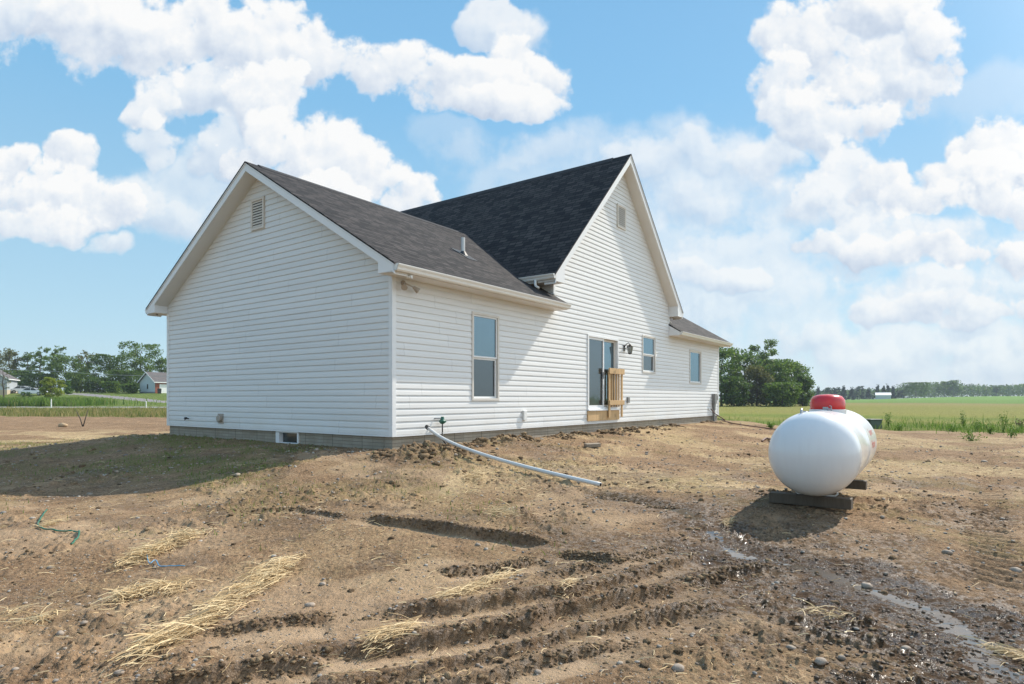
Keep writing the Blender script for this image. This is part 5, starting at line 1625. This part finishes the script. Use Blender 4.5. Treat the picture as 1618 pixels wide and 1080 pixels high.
# garage
Yg = 130; X0 = (245-809)/F*Yg; zg = float(H(X0, Yg))
rg = math.atan2(.866, .5)
g = far_house('garage', 'pale blue garage with brick front behind the driveway', (X0, Yg, zg-.1), rg, 10, 5.6, 2.55, 4.45, M['bluewall'], M['greybase'], M['farroof'], over=.38)
b = MB(); b.box(.0, 10, -.04, .0, .0, 2.45)
b = MB(); b.box(-.005, .9, -.09, -.02, .0, 2.40); b.box(.9, 9.9, -.09, -.02, 2.0, 2.40); b.build('brick_front', M['brick'], g)
b = MB(); b.box(.9, 6.2, -.06, -.022, .0, 2.0)
for k in range(1, 4): b.box(.9, 6.2, -.072, -.061, .5*k-.01, .5*k+.01)
b.build('garage_door', M['whitep'], g)
b = MB(); b.box(-.03, -.005, 2.5, 2.95, 1.0, 2.0); b.build('window', M['glass_dark'], g)
# bin
bx_ = ((252.5-809)/F*(Yg-1.0)); bz = float(H(bx_, Yg-1))
bn = empty('wheelie_bin', (bx_+.2, Yg-1.5, bz+.0), R(35), 'black wheeled bin standing at the garage door', 'bin')
b = MB(); b.prism([(-.30, 0), (.30, 0), (.36, .95), (-.36, .95)], -.33, .33, lambda p, q, e: (p, e, q)); b.build('bin_body', M['black'], bn, bevel=.02)
b = MB(); b.prism([(-.39, .95), (.39, .95), (.30, 1.06), (-.36, 1.03)], -.36, .36, lambda p, q, e: (p, e, q)); b.build('lid', M['black'], bn, bevel=.02)
# grey house
Yh = 126; X0 = (11-809)/F*Yh; zh = float(H(X0, Yh))+.65
a_h = math.atan2(.95, .3)
gh = far_house('neighbour_house', 'grey clapboard house cut by the left edge of the photo', (X0, Yh, zh-.1), R(118)-0*a_h, 9, 9, 2.75, 5.6, M['greywall'], M['tanbase'], M['farroof'], over=.4)
b = MB(); b.box(-.04, -.005, 2.0, 2.9, 1.35, 2.65)
wn = b.build('window', M['glass_dark'], gh)
b = MB(); b.box(-.06, -.03, 1.45, 1.9, 1.3, 2.7); b.box(-.06, -.03, 3.0, 3.45, 1.3, 2.7); b.build('shutter', M['greybase'], wn)
b = MB(); b.box(-.05, -.03, 1.9, 3.0, 1.25, 1.33); b.box(-.05, -.03, 1.9, 3.0, 2.67, 2.75); b.box(-.05, -.035, 2.42, 2.48, 1.33, 2.67); b.build('window_frame', M['whitep'], wn)
# barn
Yb = 410; X0 = (1384-809)/F*Yb; zb_ = float(H(X0+5, Yb))
bn2 = far_house('barn', 'small pale metal barn far across the field', (X0, Yb, zb_-.2), R(-28), 8.5, 8.5, 2.7, 4.3, M['farroofw'], M['farroofw'], M['farroofw'], over=.3)
b = MB(); b.box(8.505, 8.54, 2.6, 5.6, .2, 2.6); b.build('barn_door', M['whitep'], bn2)

# cars
def car(loc, rz, mat, lab, L=4.6):
    root = empty('parked_car', loc, rz, lab, 'car', 'cars parked beside the grey house')
    def T(p, q, e): return (p, e, q)
    b = MB(); b.prism([(-2.3, .3), (2.3, .3), (2.32, .62), (2.2, .82), (1.2, .95), (-1.7, .98), (-2.25, .92), (-2.32, .6)], -.88, .88, T); b.build('body', mat, root, bevel=.08)
    b = MB(); b.prism([(1.15, .94), (.45, 1.38), (-.9, 1.42), (-1.75, .96)], -.76, .76, T); b.build('windows', M['glass_dark'], root, bevel=.05)
    b = MB(); b.prism([(.42, 1.39), (-.9, 1.43), (-.9, 1.47), (.4, 1.44)], -.72, .72, T)
    for px in (1.12, -.2, -1.72):
        for e in (-.79, .75): b.prism([(px, .94), (px+.07, .94), (px*.5+.03, 1.42), (px*.5-.05, 1.42)], e, e+.04, T)
    b.build('car_roof', mat, root, bevel=.02)
    for px in (1.4, -1.4):
        for e in (-.9, .68):
            b = MB(); b.tube([(px, e, .33), (px, e+.22, .33)], .33, 18); wv = b.build('wheel', M['tyre'], root)
            b = MB(); ee = e-.008 if e < 0 else e+.22; b.tube([(px, ee, .33), (px, ee+.008, .33)], .2, 14); b.build('rim', M['steel'], wv)
    for sg in (-.6, .6):
        b = MB(); b.box(2.27, 2.34, sg-.16, sg+.16, .62, .76); b.build('headlight', M['lampglass'], root, bevel=.02)
for (px, Y, rz, mt, lab) in ((53, 124, R(8), 'carw', 'white car parked behind the small sapling'), (38, 130, R(5), 'carw', 'white car parked close to the grey house corner'), (33, 136, R(5), 'carb', 'dark blue car parked behind the white ones')):
    X = (px-809)/F*Y; car((X, Y, float(H(X, Y))+.02), rz, M[mt], lab)

# ------------------------------------------------------------------ sky, sun, haze, camera
to_sun_local = Vector((2.2, -.53, 2.1)).normalized()
ts = Vector((to_sun_local.x*BX-to_sun_local.y*BY, to_sun_local.x*BY+to_sun_local.y*BX, to_sun_local.z))
sun_d = bpy.data.lights.new('sun', 'SUN'); sun_d.energy = 4.9; sun_d.angle = R(.53); sun_d.color = (1, .925, .82)
sun = bpy.data.objects.new('sun', sun_d); COL.objects.link(sun)
sun.rotation_euler = ts.to_track_quat('Z', 'Y').to_euler(); sun.location = (20, 10, 30)
elev = math.asin(ts.z); azim = math.atan2(ts.x, ts.y)

world = bpy.data.worlds.new('World'); scene.world = world; world.use_nodes = True
wt = world.node_tree; wt.nodes.clear()
out = wt.nodes.new('ShaderNodeOutputWorld'); bg = wt.nodes.new('ShaderNodeBackground')
wt.links.new(bg.outputs[0], out.inputs[0])
sky = wt.nodes.new('ShaderNodeTexSky'); sky.sky_type = 'NISHITA'; sky.sun_disc = False
sky.sun_elevation = elev; sky.sun_rotation = azim; sky.altitude = 200; sky.air_density = 1.0; sky.dust_density = .6; sky.ozone_density = 1.5
WSTR = .12
bg.inputs['Strength'].default_value = WSTR

# cloud banks as (azimuth tangent, elevation tangent) ellipses, read as (px, py, rx, ry, weight)
CL = [(960, 260, 260, 80, .30), (1130, 300, 170, 100, .50), (1150, 440, 160, 110, .50), (1040, 400, 110, 110, .4), (1420, 560, 330, 70, .55), (1240, 520, 130, 80, .4), (1580, 540, 150, 80, .55),
      (720, 215, 80, 30, .18), (860, 230, 90, 40, .4), (1560, 160, 130, 60, .22), (300, 300, 120, 80, .45), (1700, 430, 300, 120, .5),
      (1000, 250, 90, 45, .55), (1100, 240, 70, 40, .55), (1200, 270, 55, 50, .7), (1120, 320, 80, 40, .55), (1230, 250, 35, 38, .7),
      (220, 60, 235, 70, 1), (50, 15, 95, 48, .9), (330, 150, 110, 62, .9), (400, 55, 110, 80, 1), (500, 85, 75, 62, 1), (770, 30, 58, 38, .8), (835, 60, 48, 40, .7),
      (620, 108, 105, 58, 1), (830, 112, 66, 66, 1), (735, 132, 115, 52, 1), (800, 158, 90, 30, 1),
      (370, 235, 80, 65, .8), (420, 170, 80, 85, 1), (450, 245, 115, 75, 1), (560, 285, 85, 58, 1), (630, 312, 52, 44, 1), (500, 330, 130, 50, 1),
      (242, 172, 36, 38, .95), (236, 218, 46, 44, .8), (215, 312, 62, 52, .6), (285, 345, 60, 38, .55),
      (12, 268, 58, 46, 1), (128, 250, 48, 50, 1), (150, 318, 92, 56, 1), (55, 315, 105, 55, 1), (40, 352, 110, 32, .95), (160, 388, 42, 14, .6),
      (1385, 100, 115, 100, .95), (1310, 120, 90, 100, 1), (1285, 60, 82, 78, 1), (1400, 12, 95, 55, 1), (1463, 68, 56, 56, 1), (1245, 135, 58, 55, .95), (1300, 195, 100, 72, .95), (1340, 285, 110, 72, .9), (1290, 320, 60, 50, .7), (1385, 205, 46, 44, 1),
      (1565, 222, 70, 42, 1), (1615, 250, 55, 75, 1), (1530, 285, 85, 48, 1), (1600, 320, 80, 42, 1), (1400, 285, 62, 40, 1), (1465, 312, 95, 42, 1),
      (1450, 385, 190, 55, .75), (1310, 378, 52, 26, .95), (1400, 395, 75, 30, 1), (1500, 402, 90, 34, 1), (1600, 395, 70, 36, 1), (1480, 470, 190, 50, .7), (1375, 482, 60, 30, .9), (1455, 492, 78, 28, .95), (1560, 488, 100, 30, .9),
      (1170, 448, 58, 30, .85), (1110, 430, 50, 32, .7), (1340, 570, 90, 24, .5), (1500, 560, 110, 28, .5),
      (-200, 150, 160, 90, .9), (-260, 380, 180, 50, .8), (1850, 200, 160, 110, .9), (1900, 450, 200, 70, .8), (600, -260, 330, 100, .9), (1300, -320, 330, 120, .9), (2300, 0, 260, 170, .8), (-700, 0, 270, 170, .8)]
K0, K1, K2 = .55, .70, .46
grp = bpy.data.node_groups.new('cloud_field', 'ShaderNodeTree')
grp.interface.new_socket('P', in_out='INPUT', socket_type='NodeSocketVector')
for nm in ('A', 'L'):
    grp.interface.new_socket(nm, in_out='OUTPUT', socket_type='NodeSocketFloat')
gi = grp.nodes.new('NodeGroupInput'); go = grp.nodes.new('NodeGroupOutput')
bil = bpy.data.node_groups.new('cloud_billows', 'ShaderNodeTree')
bil.interface.new_socket('P', in_out='INPUT', socket_type='NodeSocketVector')
bil.interface.new_socket('B', in_out='OUTPUT', socket_type='NodeSocketFloat')
def vm(nt, op, a, b=None, c=None):
    n = nt.nodes.new('ShaderNodeVectorMath'); n.operation = op
    for i, v in enumerate((a, b, c)):
        if v is None: continue
        if isinstance(v, bpy.types.NodeSocket): nt.links.new(v, n.inputs[i])
        else: n.inputs[i].default_value = v
    return n
def noise2(nt, scale, det, rough, vec, out_='Fac'):
    n = nt.nodes.new('ShaderNodeTexNoise'); n.noise_dimensions = '2D'
    n.inputs['Scale'].default_value = scale; n.inputs['Detail'].default_value = det; n.inputs['Roughness'].default_value = rough
    nt.links.new(vec, n.inputs['Vector']); return n.outputs[out_]
# billows: rounded cauliflower lumps over fractal noise
bi = bil.nodes.new('NodeGroupInput'); bo = bil.nodes.new('NodeGroupOutput'); BP = bi.outputs[0]
bw = vm(bil, 'MULTIPLY_ADD', vm(bil, 'SUBTRACT', noise2(bil, 14, 3, .6, BP, 'Color'), (.5, .5, .5)).outputs[0], (.06, .06, 0), BP).outputs[0]
def vor(scale):
    v = bil.nodes.new('ShaderNodeTexVoronoi'); v.feature = 'F1'; v.voronoi_dimensions = '2D'; v.inputs['Scale'].default_value = scale
    bil.links.new(bw, v.inputs['Vector']); d = v.outputs['Distance']
    return math_(bil, 'SUBTRACT', .30, math_(bil, 'MULTIPLY', d, d))
bb = math_(bil, 'MULTIPLY', math_(bil, 'SUBTRACT', noise2(bil, 8.5, 6, .60, BP), .5), 1.9)
bb = math_(bil, 'ADD', bb, math_(bil, 'ADD', math_(bil, 'MULTIPLY', vor(11), .42), math_(bil, 'MULTIPLY', vor(27), .26)))
bil.links.new(bb, bo.inputs[0])
P = gi.outputs[0]
wv = vm(grp, 'MULTIPLY_ADD', vm(grp, 'SUBTRACT', noise2(grp, 7, 3, .55, P, 'Color'), (.5, .5, .5)).outputs[0], (.11, .09, 0), P).outputs[0]
bg_ = grp.nodes.new('ShaderNodeGroup'); bg_.node_tree = bil; grp.links.new(P, bg_.inputs[0]); Bn = bg_.outputs[0]
b2_ = grp.nodes.new('ShaderNodeGroup'); b2_.node_tree = bil; grp.links.new(vm(grp, 'ADD', P, (.009, .019, 0)).outputs[0], b2_.inputs[0])
relief = math_(grp, 'MULTIPLY_ADD', math_(grp, 'SUBTRACT', Bn, b2_.outputs[0]), K1, K0)
fld = math_(grp, 'MULTIPLY_ADD', Bn, 1.15, .72)
al = 0.0; lt = .6
# each bank lies over the ones behind it, with its own bright top and shaded base
for (px, py, rx, ry, w) in CL:
    cu, cv = (px-809)/F, (HORY-py)/F; iu, iv = F/rx, F/ry
    d = vm(grp, 'MULTIPLY_ADD', wv, (iu, iv, 0), (-cu*iu, -cv*iv, 0)).outputs[0]
    q = vm(grp, 'DOT_PRODUCT', d, d).outputs['Value']
    m = grp.nodes.new('ShaderNodeMapRange'); m.interpolation_type = 'SMOOTHSTEP'
    grp.links.new(math_(grp, 'MULTIPLY_ADD', q, -.80, fld), m.inputs[0])
    e1 = .34 if w >= .8 else .6
    m.inputs[1].default_value = -.06 if w >= .8 else -.3; m.inputs[2].default_value = e1; m.inputs[4].default_value = w if w >= .8 else min(.85, w*1.35)
    cvr = m.outputs[0]
    sh = math_(grp, 'MULTIPLY_ADD', vm(grp, 'DOT_PRODUCT', d, (.36, .90, 0)).outputs['Value'], K2, relief)
    al = math_(grp, 'MAXIMUM', al, cvr)
    mf = grp.nodes.new('ShaderNodeMix'); mf.data_type = 'FLOAT'
    grp.links.new(cvr, mf.inputs[0])
    if isinstance(lt, float): mf.inputs[2].default_value = lt
    else: grp.links.new(lt, mf.inputs[2])
    grp.links.new(sh, mf.inputs[3]); lt = mf.outputs[0]
grp.links.new(al, go.inputs[0]); grp.links.new(lt, go.inputs[1])

tc = wt.nodes.new('ShaderNodeTexCoord'); sp = wt.nodes.new('ShaderNodeSeparateXYZ'); wt.links.new(tc.outputs['Generated'], sp.inputs[0])
ay = math_(wt, 'MAXIMUM', math_(wt, 'ABSOLUTE', sp.outputs[1]), .12)
uu = math_(wt, 'DIVIDE', sp.outputs[0], ay); vv = math_(wt, 'DIVIDE', sp.outputs[2], ay)
cb = wt.nodes.new('ShaderNodeCombineXYZ'); wt.links.new(uu, cb.inputs[0]); wt.links.new(vv, cb.inputs[1])
f1 = wt.nodes.new('ShaderNodeGroup'); f1.node_tree = grp; wt.links.new(cb.outputs[0], f1.inputs[0])
lit = math_(wt, 'ADD', f1.outputs[1], 0.0, clamp=True)
ccol = ramp(wt, lit, [(0, (.55, .64, .78)), (.28, (.70, .77, .87)), (.55, (.87, .905, .945)), (.80, (1.0, .995, .985))])
CS = .83/WSTR
cc = vm(wt, 'MULTIPLY', ccol, (CS, CS, CS)).outputs[0]
# sky colour: mostly the sky model, eased towards the pale cyan blue of a hazy summer noon
grad = ramp(wt, sp.outputs[2], [(0, (.47, .64, .735)), (.10, (.39, .61, .735)), (.42, (.205, .475, .735)), (1, (.095, .295, .60))])
skc = mix(wt, .82, sky.outputs[0], vm(wt, 'MULTIPLY', grad, (1/WSTR, 1/WSTR, 1/WSTR)).outputs[0])
hc = skc
covm = math_(wt, 'MULTIPLY', f1.outputs[0], .97)
fin = mix(wt, covm, hc, cc)
# white glow added overhead and out of frame at right, as fill light
def lobe(d, a, b, k):
    q = vm(wt, 'DOT_PRODUCT', tc.outputs['Generated'], tuple(Vector(d).normalized())).outputs['Value']
    m = wt.nodes.new('ShaderNodeMapRange'); m.interpolation_type = 'SMOOTHSTEP'; wt.links.new(q, m.inputs[0])
    m.inputs[1].default_value = a; m.inputs[2].default_value = b; m.inputs[3].default_value = 0; m.inputs[4].default_value = k
    return m.outputs[0]
boost = math_(wt, 'ADD', lobe((.93, -.20, .45), .45, .95, .62), lobe((-.2, -.35, 1), .60, .95, .10))
wl = vm(wt, 'MULTIPLY', boost, (1.0/WSTR, .965/WSTR, .91/WSTR)).outputs[0]
wt.links.new(vm(wt, 'ADD', fin, wl).outputs[0], bg.inputs['Color'])
try:
    world.cycles.sampling_method = 'NONE'
except Exception: pass

HAZE = True
if HAZE:
    b = MB(); b.box(-900, 900, -120, 900, -3, 45)
    hm = bpy.data.materials.new('haze_air'); hm.use_nodes = True; ht = hm.node_tree; ht.nodes.clear()
    ho = ht.nodes.new('ShaderNodeOutputMaterial'); pv = ht.nodes.new('ShaderNodeVolumePrincipled')
    pv.inputs['Color'].default_value = (.80, .90, 1.0, 1); pv.inputs['Density'].default_value = .00030
    ht.links.new(pv.outputs[0], ho.inputs['Volume'])
    o = b.build('haze', hm, None, recalc=True); tag(o, 'thin summer haze lying over the fields', 'haze', kind='stuff')

cam_d = bpy.data.cameras.new('camera'); cam = bpy.data.objects.new('camera', cam_d); COL.objects.link(cam)
cam.location = (0, 0, CAMZ); cam.rotation_euler = (R(90), 0, 0)
cam_d.sensor_fit = 'HORIZONTAL'; cam_d.sensor_width = 36; cam_d.lens = 36*F/1618
cam_d.shift_y = (HORY-540)/1618; cam_d.clip_start = .05; cam_d.clip_end = 6000
scene.camera = cam
scene.view_settings.view_transform = 'Standard'; scene.view_settings.look = 'None'; scene.view_settings.gamma = 1
scene.view_settings.exposure = .26
scene.cycles.use_denoising = True
try: scene.cycles.denoiser = 'OPENIMAGEDENOISE'
except Exception: pass
scene.cycles.max_bounces = 5; scene.cycles.diffuse_bounces = 2; scene.cycles.volume_bounces = 0
scene.cycles.use_fast_gi = False
scene.render.film_transparent = False
scene.cycles.sample_clamp_indirect = 6
